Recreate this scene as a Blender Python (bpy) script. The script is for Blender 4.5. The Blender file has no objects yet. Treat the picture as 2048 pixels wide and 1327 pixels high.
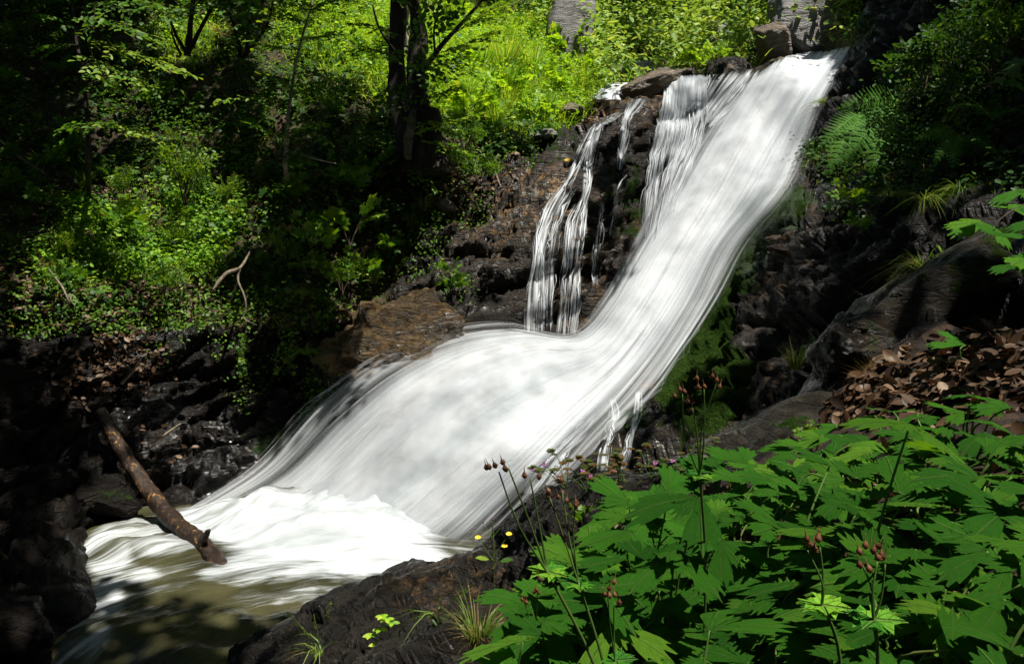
import bpy, math, random
import numpy as np
from mathutils import Vector, Matrix, Quaternion
from mathutils.bvhtree import BVHTree
rng = np.random.default_rng(11)
random.seed(11)
SC = bpy.context.scene
COL = SC.collection

# ------------------------------------------------------------------ camera, sky, sun, exposure
FPX = 1704.0                                   # focal length in pixels of the 2048 px wide photograph
PITCH = math.radians(-5)
CAM = np.array([0.0, 0.0, 2.2])                # metres above the pool
cam = bpy.data.cameras.new('camera')
cam.sensor_width = 36; cam.lens = 36 * FPX / 2048
cam.clip_start = 0.05; cam.clip_end = 400
co = bpy.data.objects.new('camera', cam); COL.objects.link(co)
co.location = CAM; co.rotation_euler = (math.radians(90) + PITCH, 0, 0)
SC.camera = co

SUN = Vector((0.27, -0.22, 0.93)).normalized()
world = bpy.data.worlds.new('World'); SC.world = world; world.use_nodes = True
wt = world.node_tree
sky = wt.nodes.new('ShaderNodeTexSky'); sky.sky_type = 'NISHITA'; sky.sun_disc = False
sky.sun_elevation = math.asin(SUN.z); sky.sun_rotation = math.atan2(SUN.x, SUN.y)
wt.links.new(sky.outputs[0], wt.nodes['Background'].inputs[0])
wt.nodes['Background'].inputs[1].default_value = 0.055
sl = bpy.data.lights.new('sun', 'SUN'); sl.energy = 5.0; sl.angle = math.radians(0.5); sl.color = (1, .95, .86)
so = bpy.data.objects.new('sun', sl); COL.objects.link(so)
so.rotation_euler = SUN.to_track_quat('Z', 'Y').to_euler()
SC.view_settings.view_transform = 'Standard'; SC.view_settings.look = 'None'
SC.view_settings.exposure = 0.95; SC.view_settings.gamma = 1
SC.cycles.use_denoising = True
SC.cycles.max_bounces = 6; SC.cycles.diffuse_bounces = 3; SC.cycles.glossy_bounces = 2
SC.cycles.transmission_bounces = 3; SC.cycles.transparent_max_bounces = 14
SC.cycles.caustics_reflective = False; SC.cycles.caustics_refractive = False
SC.cycles.sample_clamp_indirect = 4

# ------------------------------------------------------------------ helpers: points, noise, meshes
cp, sp_ = math.cos(PITCH), math.sin(PITCH)
FW = np.array([0, cp, sp_]); UP = np.array([0, -sp_, cp]); RT = np.array([1.0, 0, 0])
def W(px, py, d):                              # a point at depth d on the sight line of a photograph pixel
    px, py, d = np.broadcast_arrays(np.asarray(px, float), np.asarray(py, float), np.asarray(d, float))
    X = (px - 1024) / FPX; Y = (663.5 - py) / FPX
    return CAM + d[..., None] * (X[..., None] * RT + FW + Y[..., None] * UP)
def nrm(v): return v / np.maximum(np.linalg.norm(v, axis=-1, keepdims=True), 1e-9)
def sstep(a, b, x):
    t = np.clip((x - a) / (b - a), 0, 1); return t * t * (3 - 2 * t)

_perm = np.random.default_rng(5).permutation(256); _perm = np.concatenate([_perm, _perm, _perm])
_grad = nrm(np.random.default_rng(6).normal(size=(256, 3)))
def noise3(p):
    p = np.asarray(p, float); i = np.floor(p).astype(int); f = p - i; i &= 255
    w = f * f * f * (f * (f * 6 - 15) + 10); out = 0
    for a in (0, 1):
        for b in (0, 1):
            for c in (0, 1):
                h = _perm[_perm[_perm[i[..., 0] + a] + i[..., 1] + b] + i[..., 2] + c]
                g = _grad[h]; d = f - np.array([a, b, c])
                ww = (w[..., 0] if a else 1 - w[..., 0]) * (w[..., 1] if b else 1 - w[..., 1]) * (w[..., 2] if c else 1 - w[..., 2])
                out = out + ww * (g * d).sum(-1)
    return out * 1.6
def fbm(p, o=4, gain=.5):
    a = 1; s = 0; q = np.asarray(p, float)
    for k in range(o):
        s = s + a * noise3(q); q = q * 2.03 + 17.1; a *= gain
    return s
def ridged(p, o=4, gain=.5):
    a = 1; s = 0; q = np.asarray(p, float)
    for k in range(o):
        s = s + a * (1 - 2 * np.abs(noise3(q))); q = q * 2.07 + 9.3; a *= gain
    return s
def blocks(p, seed=0):
    """fractured rock: every cell of a jittered grid is a block with its own height and tilt"""
    p = np.asarray(p, float) + .12 * np.stack([noise3(p * 1.7 + 3), noise3(p * 1.7 + 30), noise3(p * 1.7 + 60)], -1); i = np.floor(p).astype(int); best = np.full(p.shape[:-1], 9.0); val = np.zeros(p.shape[:-1]); sec = np.full(p.shape[:-1], 9.0)
    for a in (-1, 0, 1):
        for b in (-1, 0, 1):
            for c in (-1, 0, 1):
                j = i + np.array([a, b, c]); h = _perm[_perm[_perm[(j[..., 0] + seed) & 255] + (j[..., 1] & 255)] + (j[..., 2] & 255)]
                ctr = j + .5 + .45 * _grad[h]; d = p - ctr; r = (d * d).sum(-1); m = r < best
                sec = np.where(m, best, np.minimum(sec, r)); best = np.where(m, r, best)
                val = np.where(m, (h / 255 - .5) * 1.3 + (d * _grad[(h * 7 + 13) & 255]).sum(-1) * .9, val)
    return val - .5 * (1 - sstep(0, .18, np.sqrt(sec) - np.sqrt(best)))
def tps(ctrl):
    c = np.array(ctrl, float); P = c[:, :2] / 500; z = np.log(c[:, 2]); n = len(P)
    def U(r2): return .5 * r2 * np.log(np.maximum(r2, 1e-12))
    K = U(((P[:, None] - P[None]) ** 2).sum(-1)) + 2e-3 * np.eye(n)
    A = np.zeros((n + 3, n + 3)); A[:n, :n] = K; A[:n, n] = 1; A[:n, n + 1:] = P; A[n, :n] = 1; A[n + 1:, :n] = P.T
    s = np.linalg.solve(A, np.concatenate([z, np.zeros(3)]))
    def f(px, py):
        px, py = np.broadcast_arrays(np.asarray(px, float), np.asarray(py, float)); sh = px.shape
        x = np.stack([px.ravel(), py.ravel()], 1) / 500; out = np.empty(len(x))
        for k in range(0, len(x), 40000):
            y = x[k:k + 40000]
            out[k:k + 40000] = U(((y[:, None] - P[None]) ** 2).sum(-1)) @ s[:n] + s[n] + y @ s[n + 1:]
        return np.exp(out).reshape(sh)
    return f
def inpoly(px, py, poly):
    ins = np.zeros(np.shape(px), bool); n = len(poly)
    for k in range(n):
        x1, y1 = poly[k]; x2, y2 = poly[(k + 1) % n]
        c = ((y1 > py) != (y2 > py)) & (px < (x2 - x1) * (py - y1) / (y2 - y1 + 1e-9) + x1)
        ins ^= c
    return ins
def blobs(px, py, L):                          # soft ellipses (x, y, rx, ry, weight)
    m = np.zeros(np.shape(px))
    for x, y, rx, ry, w in L:
        m = np.maximum(m, w * (1 - sstep(.6, 1.25, np.sqrt(((px - x) / rx) ** 2 + ((py - y) / ry) ** 2))))
    return m

def mk(name, V, faces, mat, parent=None, attrs=None, uv=None, smooth=True):
    """faces: list of (n,3)/(n,4) integer arrays; attrs: per-vertex floats; uv per vertex"""
    me = bpy.data.meshes.new(name); V = np.asarray(V, np.float32)
    me.vertices.add(len(V)); me.vertices.foreach_set('co', V.ravel())
    faces = [np.asarray(f, np.int32) for f in faces if len(f)]
    li = np.concatenate([f.ravel() for f in faces]); tot = np.concatenate([np.full(len(f), f.shape[1], np.int32) for f in faces])
    st = np.concatenate([[0], np.cumsum(tot)[:-1]]).astype(np.int32)
    me.loops.add(len(li)); me.loops.foreach_set('vertex_index', li)
    me.polygons.add(len(tot)); me.polygons.foreach_set('loop_start', st); me.polygons.foreach_set('loop_total', tot)
    me.update(calc_edges=True)
    me.polygons.foreach_set('use_smooth', np.full(len(tot), smooth))
    for k, a in (attrs or {}).items():
        at = me.attributes.new(k, 'FLOAT', 'POINT'); at.data.foreach_set('value', np.asarray(a, np.float32))
    if uv is not None:
        u = me.uv_layers.new(name='UVMap'); u.data.foreach_set('uv', np.asarray(uv, np.float32)[li].ravel())
    me.materials.append(mat)
    o = bpy.data.objects.new(name, me); COL.objects.link(o)
    if parent: o.parent = parent
    return o
class MB:
    def __init__(s): s.V = []; s.F3 = []; s.F4 = []; s.var = []; s.uv = []; s.n = 0
    def add(s, V, F, var=0.5, uv=None):
        V = np.asarray(V, float).reshape(-1, 3)
        for f in F:
            f = np.asarray(f, int)
            if len(f): (s.F3 if f.shape[1] == 3 else s.F4).append(f + s.n)
        s.V.append(V); s.var.append(np.broadcast_to(np.asarray(var, float), (len(V),)))
        s.uv.append(np.zeros((len(V), 2)) if uv is None else uv); s.n += len(V); return s
    def build(s, name, mat, parent=None, smooth=True):
        F = [np.concatenate(f) for f in (s.F4, s.F3) if f]
        return mk(name, np.concatenate(s.V), F, mat, parent, {'var': np.concatenate(s.var)}, np.concatenate(s.uv), smooth)
def cr(P, t):                                  # Catmull-Rom through P (n,k) at t in [0, n-1]
    P = np.asarray(P, float); n = len(P); t = np.clip(np.asarray(t, float), 0, n - 1 - 1e-9); i = t.astype(int); f = (t - i)[:, None]
    g = lambda k: P[np.clip(k, 0, n - 1)]
    p0, p1, p2, p3 = g(i - 1), g(i), g(i + 1), g(i + 2)
    return .5 * (2 * p1 + (p2 - p0) * f + (2 * p0 - 5 * p1 + 4 * p2 - p3) * f ** 2 + (3 * p1 - p0 - 3 * p2 + p3) * f ** 3)
def tube(P, r, sides=7, rough=0, seed=0):
    P = np.asarray(P, float); n = len(P); r = np.broadcast_to(np.asarray(r, float), (n,))
    T = nrm(np.gradient(P, axis=0)); ref = np.array([.31, .2, .93]) if abs(T[:, 2]).mean() < .85 else np.array([.93, .3, .1])
    A = nrm(np.cross(T, ref)); B = np.cross(T, A); th = np.arange(sides) * 2 * np.pi / sides
    rr = r[:, None] * np.ones(sides)
    V = P[:, None] + rr[..., None] * (A[:, None] * np.cos(th)[None, :, None] + B[:, None] * np.sin(th)[None, :, None])
    if rough:
        k = 1 + rough * fbm(V * 2.2 / max(r.max(), .004) * .25 + seed, 3)
        V = P[:, None] + (V - P[:, None]) * k[..., None]
    V = V.reshape(-1, 3); i = np.arange(n - 1)[:, None] * sides; j = np.arange(sides)[None]; j2 = (j + 1) % sides
    F = np.stack([i + j, i + j2, i + sides + j2, i + sides + j], -1).reshape(-1, 4)
    caps = []
    for base, c in ((0, P[0]), ((n - 1) * sides, P[-1])):
        V = np.vstack([V, c]); k = len(V) - 1
        caps.append(np.stack([base + np.arange(sides), base + (np.arange(sides) + 1) % sides, np.full(sides, k)], 1))
    uv = np.zeros((len(V), 2)); uv[:n * sides, 1] = np.repeat(np.arange(n), sides) / n; uv[:n * sides, 0] = np.tile(np.arange(sides), n) / sides
    return V, [F] + caps, uv
# leaf templates: x across, y along to the tip, z normal
OVAL = (np.array([[0, 0, 0], [-.22, .22, .03], [0, .25, -.03], [.22, .22, .03], [-.28, .55, .02], [0, .58, -.05], [.28, .55, .02], [0, 1, -.12], [-.16, .82, -.02], [.16, .82, -.02]]),
        [np.array([[1, 2, 5, 4], [2, 3, 6, 5], [4, 5, 7, 8], [5, 6, 9, 7]]), np.array([[0, 2, 1], [0, 3, 2]])])
DIAM = (np.array([[0, 0, 0], [-.3, .5, .05], [.3, .5, .05], [0, 1, -.06]]), [np.array([[0, 2, 3], [0, 3, 1]])])
LOBED = (np.array([[0, 0, 0], [-.5, -.05, .0], [-.33, .25, .02], [-.62, .5, -.04], [-.24, .55, .02], [-.12, .78, 0], [0, 1, -.08], [.12, .78, 0], [.24, .55, .02], [.62, .5, -.04], [.33, .25, .02], [.5, -.05, 0], [0, .4, -.02]]),
         [np.array([[0, 12, 2, 1], [12, 4, 3, 2], [12, 6, 5, 4], [12, 8, 7, 6], [12, 10, 9, 8], [12, 0, 11, 10]])])
def leaves(mb, T, pos, tip, nor, size, var=None, width=1.0):
    pos = np.asarray(pos, float).reshape(-1, 3); n = len(pos)
    if n == 0: return
    tip = nrm(np.broadcast_to(tip, (n, 3))); nor = np.broadcast_to(nor, (n, 3))
    x = nrm(np.cross(tip, nor)); z = np.cross(x, tip); size = np.broadcast_to(np.asarray(size, float), (n,))
    V0, F0 = T; k = len(V0)
    V = pos[:, None] + size[:, None, None] * (V0[None, :, 0, None] * width * x[:, None] + V0[None, :, 1, None] * tip[:, None] + V0[None, :, 2, None] * z[:, None])
    off = np.arange(n)[:, None, None] * k
    F = [(f[None] + off).reshape(-1, f.shape[1]) for f in F0]
    if var is None: var = rng.random(n)
    mb.add(V.reshape(-1, 3), F, np.repeat(np.broadcast_to(var, (n,)), k), np.tile(V0[:, :2] * .5 + .5, (n, 1)))
def blades(mb, pos, dirv, length, width, droop, var=None, seg=4):
    pos = np.asarray(pos, float).reshape(-1, 3); n = len(pos); dirv = nrm(np.broadcast_to(dirv, (n, 3)))
    length = np.broadcast_to(np.asarray(length, float), (n,)); width = np.broadcast_to(np.asarray(width, float), (n,)); droop = np.broadcast_to(np.asarray(droop, float), (n,))
    hor = dirv * [1, 1, 0] + rng.normal(0, .15, (n, 3)) * [1, 1, 0]; hor = nrm(hor)
    side = nrm(np.cross(hor, [0, 0, 1]) + rng.normal(0, .35, (n, 3)))
    V = np.zeros((n, seg + 1, 2, 3))
    for k in range(seg + 1):
        t = k / seg
        c = pos + length[:, None] * (dirv * t + (hor * .5 * t * t - np.array([0, 0, 1]) * t * t * .9) * droop[:, None])
        w = width * (1 - t ** 1.6) * .5 + 1e-4
        V[:, k, 0] = c - side * w[:, None]; V[:, k, 1] = c + side * w[:, None]
    i = np.arange(seg); f = np.stack([2 * i, 2 * i + 1, 2 * i + 3, 2 * i + 2], 1)
    F = (f[None] + (np.arange(n) * (2 * seg + 2))[:, None, None]).reshape(-1, 4)
    if var is None: var = rng.random(n)
    mb.add(V.reshape(-1, 3), [F], np.repeat(np.broadcast_to(var, (n,)), 2 * seg + 2))
def tag(o, label=None, cat=None, group=None, kind=None):
    for k, v in (('label', label), ('category', cat), ('group', group), ('kind', kind)):
        if v: o[k] = v
    return o
def empty(name, loc, label, cat, group=None):
    o = bpy.data.objects.new(name, None); COL.objects.link(o); o.location = loc; o.empty_display_size = .1
    return tag(o, label, cat, group)
def local(o, P): return np.asarray(P, float) - np.array(o.location)
KIDS = {}
def copy_tree(o, parent=None):
    c = o.copy(); COL.objects.link(c)
    if parent: c.parent = parent
    for ch in [x for x in o.children]: copy_tree(ch, c)
    return c

# ------------------------------------------------------------------ materials
def newmat(name):
    m = bpy.data.materials.new(name); m.use_nodes = True; nt = m.node_tree; nt.nodes.clear()
    out = nt.nodes.new('ShaderNodeOutputMaterial'); return m, nt, out
class N:
    def __init__(s, nt): s.nt = nt
    def node(s, t, **kw):
        n = s.nt.nodes.new(t)
        for k, v in kw.items():
            if k == 'inp':
                for a, b in v.items(): s.set(n.inputs[a], b)
            else: setattr(n, k, v)
        return n
    def set(s, sock, v):
        if isinstance(v, bpy.types.NodeSocket): s.nt.links.new(v, sock)
        else: sock.default_value = (*v, 1) if isinstance(v, tuple) and len(v) == 3 and sock.type == 'RGBA' else v
    def math(s, op, a, b=0.0, c=None, clamp=False):
        n = s.nt.nodes.new('ShaderNodeMath'); n.operation = op; n.use_clamp = clamp
        s.set(n.inputs[0], a); s.set(n.inputs[1], b)
        if c is not None: s.set(n.inputs[2], c)
        return n.outputs[0]
    def noise(s, vec, scale, detail=4, rough=.55, dist=0.0):
        n = s.node('ShaderNodeTexNoise', inp={'Scale': scale, 'Detail': detail, 'Roughness': rough, 'Distortion': dist})
        if vec is not None: s.set(n.inputs['Vector'], vec)
        return n.outputs['Fac']
    def ramp(s, fac, stops):
        n = s.nt.nodes.new('ShaderNodeValToRGB'); s.set(n.inputs[0], fac); e = n.color_ramp.elements
        while len(e) < len(stops): e.new(.5)
        for k, (p, c) in enumerate(stops): e[k].position = p; e[k].color = (*c, 1) if len(c) == 3 else c
        return n.outputs[0]
    def mix(s, f, a, b):
        n = s.nt.nodes.new('ShaderNodeMix'); n.data_type = 'RGBA'
        s.set(n.inputs[0], f); s.set(n.inputs[6], a); s.set(n.inputs[7], b); return n.outputs[2]
    def mapr(s, v, a, b, c=0.0, d=1.0, smooth=True):
        n = s.nt.nodes.new('ShaderNodeMapRange'); n.interpolation_type = 'SMOOTHSTEP' if smooth else 'LINEAR'
        for k, x in enumerate((v, a, b, c, d)): s.set(n.inputs[k], x)
        return n.outputs[0]
    def attr(s, name): return s.node('ShaderNodeAttribute', attribute_name=name).outputs['Fac']
    def link(s, a, b): s.nt.links.new(a, b)
def mat_rock(name, c0, c1, c2, wet=.5, bump=.5, moss=True, scale=1.0, spec=.5):
    m, nt, out = newmat(name); n = N(nt)
    tc = n.node('ShaderNodeTexCoord').outputs['Object']
    mp = n.node('ShaderNodeMapping', inp={'Vector': tc, 'Rotation': (math.radians(18), math.radians(-33), 0), 'Scale': (1, 1, 4.5)}).outputs[0]
    big = n.noise(tc, 1.7 * scale, 5, .6); st = n.noise(mp, 2.6 * scale, 8, .68, .6); fine = n.noise(tc, 34 * scale, 6, .7)
    col = n.ramp(n.math('ADD', n.math('MULTIPLY', st, .65), n.math('MULTIPLY', big, .35)), [(.32, c0), (.5, c1), (.68, c2)])
    och = n.math('MULTIPLY', n.attr('ochre'), n.mapr(n.noise(tc, 9 * scale, 8, .75), .48, .64))
    col = n.mix(och, col, (.22, .13, .055))
    lic = n.math('MULTIPLY', n.attr('lichen'), n.mapr(n.noise(tc, 6.5 * scale, 5, .6, .4), .56, .63))
    col = n.mix(lic, col, (.2, .22, .19))
    mo = n.mapr(n.math('ADD', n.attr('moss'), n.math('MULTIPLY', n.math('SUBTRACT', n.noise(tc, 5 * scale, 6, .65), .5), 1.3)), .42, .62)
    mcol = n.ramp(n.noise(tc, 40, 4, .7), [(.3, (.005, .014, .002)), (.55, (.02, .043, .006)), (.75, (.055, .085, .012))])
    col = n.mix(mo, col, mcol)
    rg = n.mapr(n.noise(tc, 7 * scale, 5, .65), .35, .7, max(.12, .5 - wet * .6), .75)
    rg = n.math('MAXIMUM', rg, n.math('MULTIPLY', mo, .95))
    wt_ = n.math('MULTIPLY', n.attr('wet'), n.mapr(n.noise(tc, 4 * scale, 3, .5), .35, .55)); rg = n.math('MULTIPLY', rg, n.math('SUBTRACT', 1, n.math('MULTIPLY', wt_, .85)))
    vor = n.node('ShaderNodeTexVoronoi', feature='DISTANCE_TO_EDGE', inp={'Vector': mp, 'Scale': 2.2 * scale}).outputs['Distance']
    crack = n.mapr(vor, 0, .06)
    h = n.math('ADD', n.math('MULTIPLY', st, 1.0), n.math('MULTIPLY', fine, .28)); h = n.math('ADD', h, n.math('MULTIPLY', crack, .12))
    h = n.math('ADD', h, n.math('MULTIPLY', n.math('MULTIPLY', mo, n.noise(tc, 90, 3, .7)), .5))
    b = n.node('ShaderNodeBump', inp={'Strength': bump, 'Distance': .12, 'Height': h})
    p = n.node('ShaderNodeBsdfPrincipled', inp={'Base Color': col, 'Roughness': rg, 'Normal': b.outputs[0], 'Specular IOR Level': n.math('ADD', n.math('MULTIPLY', n.math('SUBTRACT', 1, n.math('MULTIPLY', mo, .85)), spec), n.math('MULTIPLY', wt_, .6))})
    n.link(p.outputs[0], out.inputs[0]); return m
def mat_soil(name, cs, green=.0):
    m, nt, out = newmat(name); n = N(nt); tc = n.node('ShaderNodeTexCoord').outputs['Object']
    a = n.noise(tc, 3, 6, .65); f = n.noise(tc, 26, 6, .7, .5)
    v = n.node('ShaderNodeTexVoronoi', inp={'Vector': tc, 'Scale': 22, 'Randomness': 1}).outputs['Color']
    sx = n.node('ShaderNodeSeparateColor', inp={'Color': v}).outputs[0]
    col = n.ramp(n.math('ADD', n.math('MULTIPLY', a, .4), n.math('ADD', n.math('MULTIPLY', f, .35), n.math('MULTIPLY', sx, .25))), [(.3, cs[0]), (.5, cs[1]), (.7, cs[2])])
    if green: col = n.mix(n.math('MULTIPLY', n.mapr(n.noise(tc, 2.2, 5, .6), .42, .6), green), col, (.022, .045, .008))
    b = n.node('ShaderNodeBump', inp={'Strength': .7, 'Distance': .05, 'Height': n.math('ADD', f, n.math('MULTIPLY', sx, .5))})
    p = n.node('ShaderNodeBsdfPrincipled', inp={'Base Color': col, 'Roughness': .85, 'Normal': b.outputs[0], 'Specular IOR Level': .25})
    n.link(p.outputs[0], out.inputs[0]); return m
def mat_leaf(name, stops, trans=.4, tboost=(1.5, 1.35, .5), gloss=.018, rough=.5, vein=False, objrand=.25, scale=30):
    m, nt, out = newmat(name); n = N(nt)
    v = n.attr('var'); r = n.node('ShaderNodeObjectInfo').outputs['Random']
    v = n.math('ADD', v, n.math('MULTIPLY', n.math('SUBTRACT', r, .5), objrand), clamp=True)
    tc = n.node('ShaderNodeTexCoord').outputs['Object']
    v2 = n.math('ADD', v, n.math('MULTIPLY', n.math('SUBTRACT', n.noise(tc, scale, 3, .6), .5), .35), clamp=True)
    col = n.ramp(v2, stops); nor = None
    if vein:
        uv = n.node('ShaderNodeUVMap').outputs[0]; s = n.node('ShaderNodeSeparateXYZ', inp={'Vector': uv})
        u = n.math('ABSOLUTE', n.math('SUBTRACT', s.outputs[0], .5)); rad = s.outputs[1]
        main = n.math('SUBTRACT', 1, n.mapr(n.math('MULTIPLY', u, rad), .006, .03))
        saw = n.math('PINGPONG', n.math('SUBTRACT', n.math('MULTIPLY', rad, 6), n.math('MULTIPLY', u, 7)), .5)
        sec = n.math('SUBTRACT', 1, n.mapr(saw, .0, .1))
        vv = n.math('MAXIMUM', main, n.math('MULTIPLY', sec, .3))
        col = n.mix(n.math('MULTIPLY', vv, .6), col, (.12, .2, .045))
        b = n.node('ShaderNodeBump', inp={'Strength': .9, 'Distance': .006, 'Height': n.math('SUBTRACT', n.noise(tc, 90, 3, .6), vv)}); nor = b.outputs[0]
    tcol = n.node('ShaderNodeMix', data_type='RGBA', blend_type='MULTIPLY')
    tcol.inputs[0].default_value = 1; n.link(col, tcol.inputs[6]); tcol.inputs[7].default_value = (*tboost, 1)
    d = n.node('ShaderNodeBsdfDiffuse', inp={'Color': col}); t = n.node('ShaderNodeBsdfTranslucent', inp={'Color': tcol.outputs[2]})
    g = n.node('ShaderNodeBsdfGlossy', inp={'Color': (.8, .85, .8), 'Roughness': rough})
    if nor: [n.link(nor, x.inputs['Normal']) for x in (d, g)]
    a = n.node('ShaderNodeMixShader', inp={0: trans, 1: d.outputs[0], 2: t.outputs[0]})
    c = n.node('ShaderNodeMixShader', inp={0: gloss, 1: a.outputs[0], 2: g.outputs[0]})
    n.link(c.outputs[0], out.inputs[0]); return m
def mat_plain(name, stops, scale=8, rough=.7, bump=.3, stretch=(1, 1, 1), spec=.3):
    m, nt, out = newmat(name); n = N(nt); tc = n.node('ShaderNodeTexCoord').outputs['Object']
    mp = n.node('ShaderNodeMapping', inp={'Vector': tc, 'Scale': stretch}).outputs[0]
    f = n.noise(mp, scale, 7, .68, .4)
    b = n.node('ShaderNodeBump', inp={'Strength': bump, 'Distance': .03, 'Height': f})
    p = n.node('ShaderNodeBsdfPrincipled', inp={'Base Color': n.ramp(f, stops), 'Roughness': rough, 'Normal': b.outputs[0], 'Specular IOR Level': spec})
    n.link(p.outputs[0], out.inputs[0]); return m
def mat_water(name, U1, V1, U2, V2, lo=.3, hi=.95, amp=1.5, tint=(.74, .77, .8), dark=(.53, .585, .625)):
    """white falling water: opaque where dense, thin and clear between the strands"""
    m, nt, out = newmat(name); n = N(nt); uv = n.node('ShaderNodeUVMap').outputs[0]
    def st(u, v, o, det):
        mp = n.node('ShaderNodeMapping', inp={'Vector': uv, 'Scale': (u, v, 1), 'Location': (o, o * .3, 0)}).outputs[0]
        return n.noise(mp, 1, det, .6, .15)
    a = st(U1, V1, 3.1, 3); b = st(U2, V2, 8.7, 2); c = st(U1 * .3, V1 * 1.6, 1.7, 2)
    s = n.math('ADD', n.math('MULTIPLY', a, .5), n.math('ADD', n.math('MULTIPLY', b, .2), n.math('MULTIPLY', c, .3)))
    al = n.math('ADD', n.attr('dens'), n.math('MULTIPLY', n.math('SUBTRACT', s, .5), amp * 2))
    al = n.mapr(al, lo, hi)
    col = n.mix(n.mapr(n.math('ADD', n.math('MULTIPLY', c, .7), n.math('MULTIPLY', a, .3)), .3, .62), dark, tint)  # broad noise mixes soft blue-grey shading into the water colour
    d = n.node('ShaderNodeBsdfDiffuse', inp={'Color': col}); t = n.node('ShaderNodeBsdfTranslucent', inp={'Color': col})
    mx = n.node('ShaderNodeMixShader', inp={0: .35, 1: d.outputs[0], 2: t.outputs[0]})
    tr = n.node('ShaderNodeBsdfTransparent')
    f = n.node('ShaderNodeMixShader', inp={0: n.math('MULTIPLY', al, .985), 1: tr.outputs[0], 2: mx.outputs[0]})
    n.link(f.outputs[0], out.inputs[0]); return m

M = {}
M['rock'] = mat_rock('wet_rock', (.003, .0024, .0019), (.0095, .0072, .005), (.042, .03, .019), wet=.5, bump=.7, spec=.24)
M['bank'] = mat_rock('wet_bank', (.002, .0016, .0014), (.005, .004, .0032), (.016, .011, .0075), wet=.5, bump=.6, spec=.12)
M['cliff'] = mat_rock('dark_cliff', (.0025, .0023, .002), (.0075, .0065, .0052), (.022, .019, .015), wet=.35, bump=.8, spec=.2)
M['greyrock'] = mat_rock('grey_rock', (.06, .06, .06), (.15, .145, .14), (.27, .26, .24), wet=.1, bump=.7)
M['slab'] = mat_rock('slab_rock', (.006, .0055, .0045), (.02, .017, .0125), (.05, .044, .033), wet=.3, bump=.9, scale=2, spec=.2)
M['tanrock'] = mat_rock('tan_rock', (.03, .024, .018), (.11, .085, .06), (.24, .19, .13), wet=.2, bump=.8)
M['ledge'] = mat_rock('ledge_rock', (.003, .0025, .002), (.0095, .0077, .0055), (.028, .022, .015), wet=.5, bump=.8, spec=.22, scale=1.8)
M['boulder'] = mat_rock('brown_rock', (.014, .009, .004), (.075, .047, .018), (.28, .2, .09), wet=.5, bump=.9, scale=1.5)
M['soil'] = mat_soil('hill_soil', [(.008, .006, .004), (.03, .02, .012), (.1, .06, .032)], .5)
M['farsoil'] = mat_soil('far_soil', [(.03, .03, .012), (.08, .07, .03), (.18, .15, .08)], .9)
M['floor'] = mat_soil('forest_floor', [(.006, .004, .003), (.02, .013, .008), (.06, .035, .018)], 0)
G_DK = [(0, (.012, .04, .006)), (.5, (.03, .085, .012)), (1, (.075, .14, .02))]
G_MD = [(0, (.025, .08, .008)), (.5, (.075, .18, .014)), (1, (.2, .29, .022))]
G_LT = [(0, (.07, .2, .012)), (.5, (.245, .44, .023)), (1, (.42, .53, .05))]  # fresh green, raised so that sunlit brightness sits in the leaf colour
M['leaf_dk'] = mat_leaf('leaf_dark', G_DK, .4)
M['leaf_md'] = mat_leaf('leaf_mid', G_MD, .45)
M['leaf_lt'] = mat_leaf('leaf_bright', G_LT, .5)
M['leaf_far'] = mat_leaf('leaf_far', [(0, (.1, .2, .04)), (.5, (.23, .36, .075)), (1, (.42, .48, .14))], .4)  # paled and greyed, so distance haze sits in the leaf colour
M['grass'] = mat_leaf('grass_blade', [(0, (.04, .1, .012)), (.6, (.1, .19, .02)), (1, (.26, .22, .08))], .4)
M['grass_lt'] = mat_leaf('grass_bright', [(0, (.15, .34, .02)), (.6, (.3, .49, .035)), (1, (.5, .52, .16))], .5)  # sunlit brightness is put into this grass colour as well
M['straw'] = mat_leaf('dry_grass', [(0, (.1, .07, .03)), (.5, (.22, .16, .07)), (1, (.35, .27, .13))], .25)
M['geranium'] = mat_leaf('geranium_leaf', [(0, (.024, .125, .01)), (.5, (.058, .215, .014)), (1, (.17, .36, .026))], .3, gloss=.012, rough=.5, vein=True, objrand=.6, scale=14)
M['stalk'] = mat_leaf('green_stalk', [(0, (.04, .1, .02)), (.6, (.08, .15, .03)), (1, (.14, .09, .03))], .1, objrand=.5)
M['fern'] = mat_leaf('fern_green', [(0, (.03, .1, .015)), (.5, (.07, .18, .028)), (1, (.13, .25, .05))], .3, gloss=.004)
M['herb'] = mat_leaf('red_green_leaf', [(0, (.03, .07, .01)), (.5, (.07, .06, .012)), (1, (.14, .035, .015))], .35)
M['dead'] = mat_leaf('dead_leaf', [(0, (.016, .009, .006)), (.5, (.07, .038, .02)), (1, (.22, .145, .09))], .15, (1, .8, .6), .02, .5)
M['pink'] = mat_leaf('pink_petal', [(0, (.55, .16, .45)), (1, (.65, .28, .6))], .3, (1, 1, 1))
M['yellow'] = mat_leaf('yellow_petal', [(0, (.75, .5, .02)), (1, (.85, .65, .05))], .3, (1, 1, 1))
M['yleaf'] = mat_leaf('yellow_leaf', [(0, (.55, .33, .02)), (1, (.75, .5, .03))], .3, (1, 1, 1))
M['white'] = mat_leaf('white_petal', [(0, (.7, .75, .65)), (1, (.8, .8, .75))], .3, (1, 1, 1))
M['seed'] = mat_leaf('seed_head', [(0, (.07, .028, .014)), (.5, (.14, .058, .028)), (1, (.2, .1, .05))], .15, (1, 1, 1))
M['bark'] = mat_plain('dark_bark', [(.3, (.008, .006, .005)), (.55, (.03, .023, .017)), (.75, (.075, .06, .045))], 9, .85, .9, (1, 1, .3))
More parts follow.
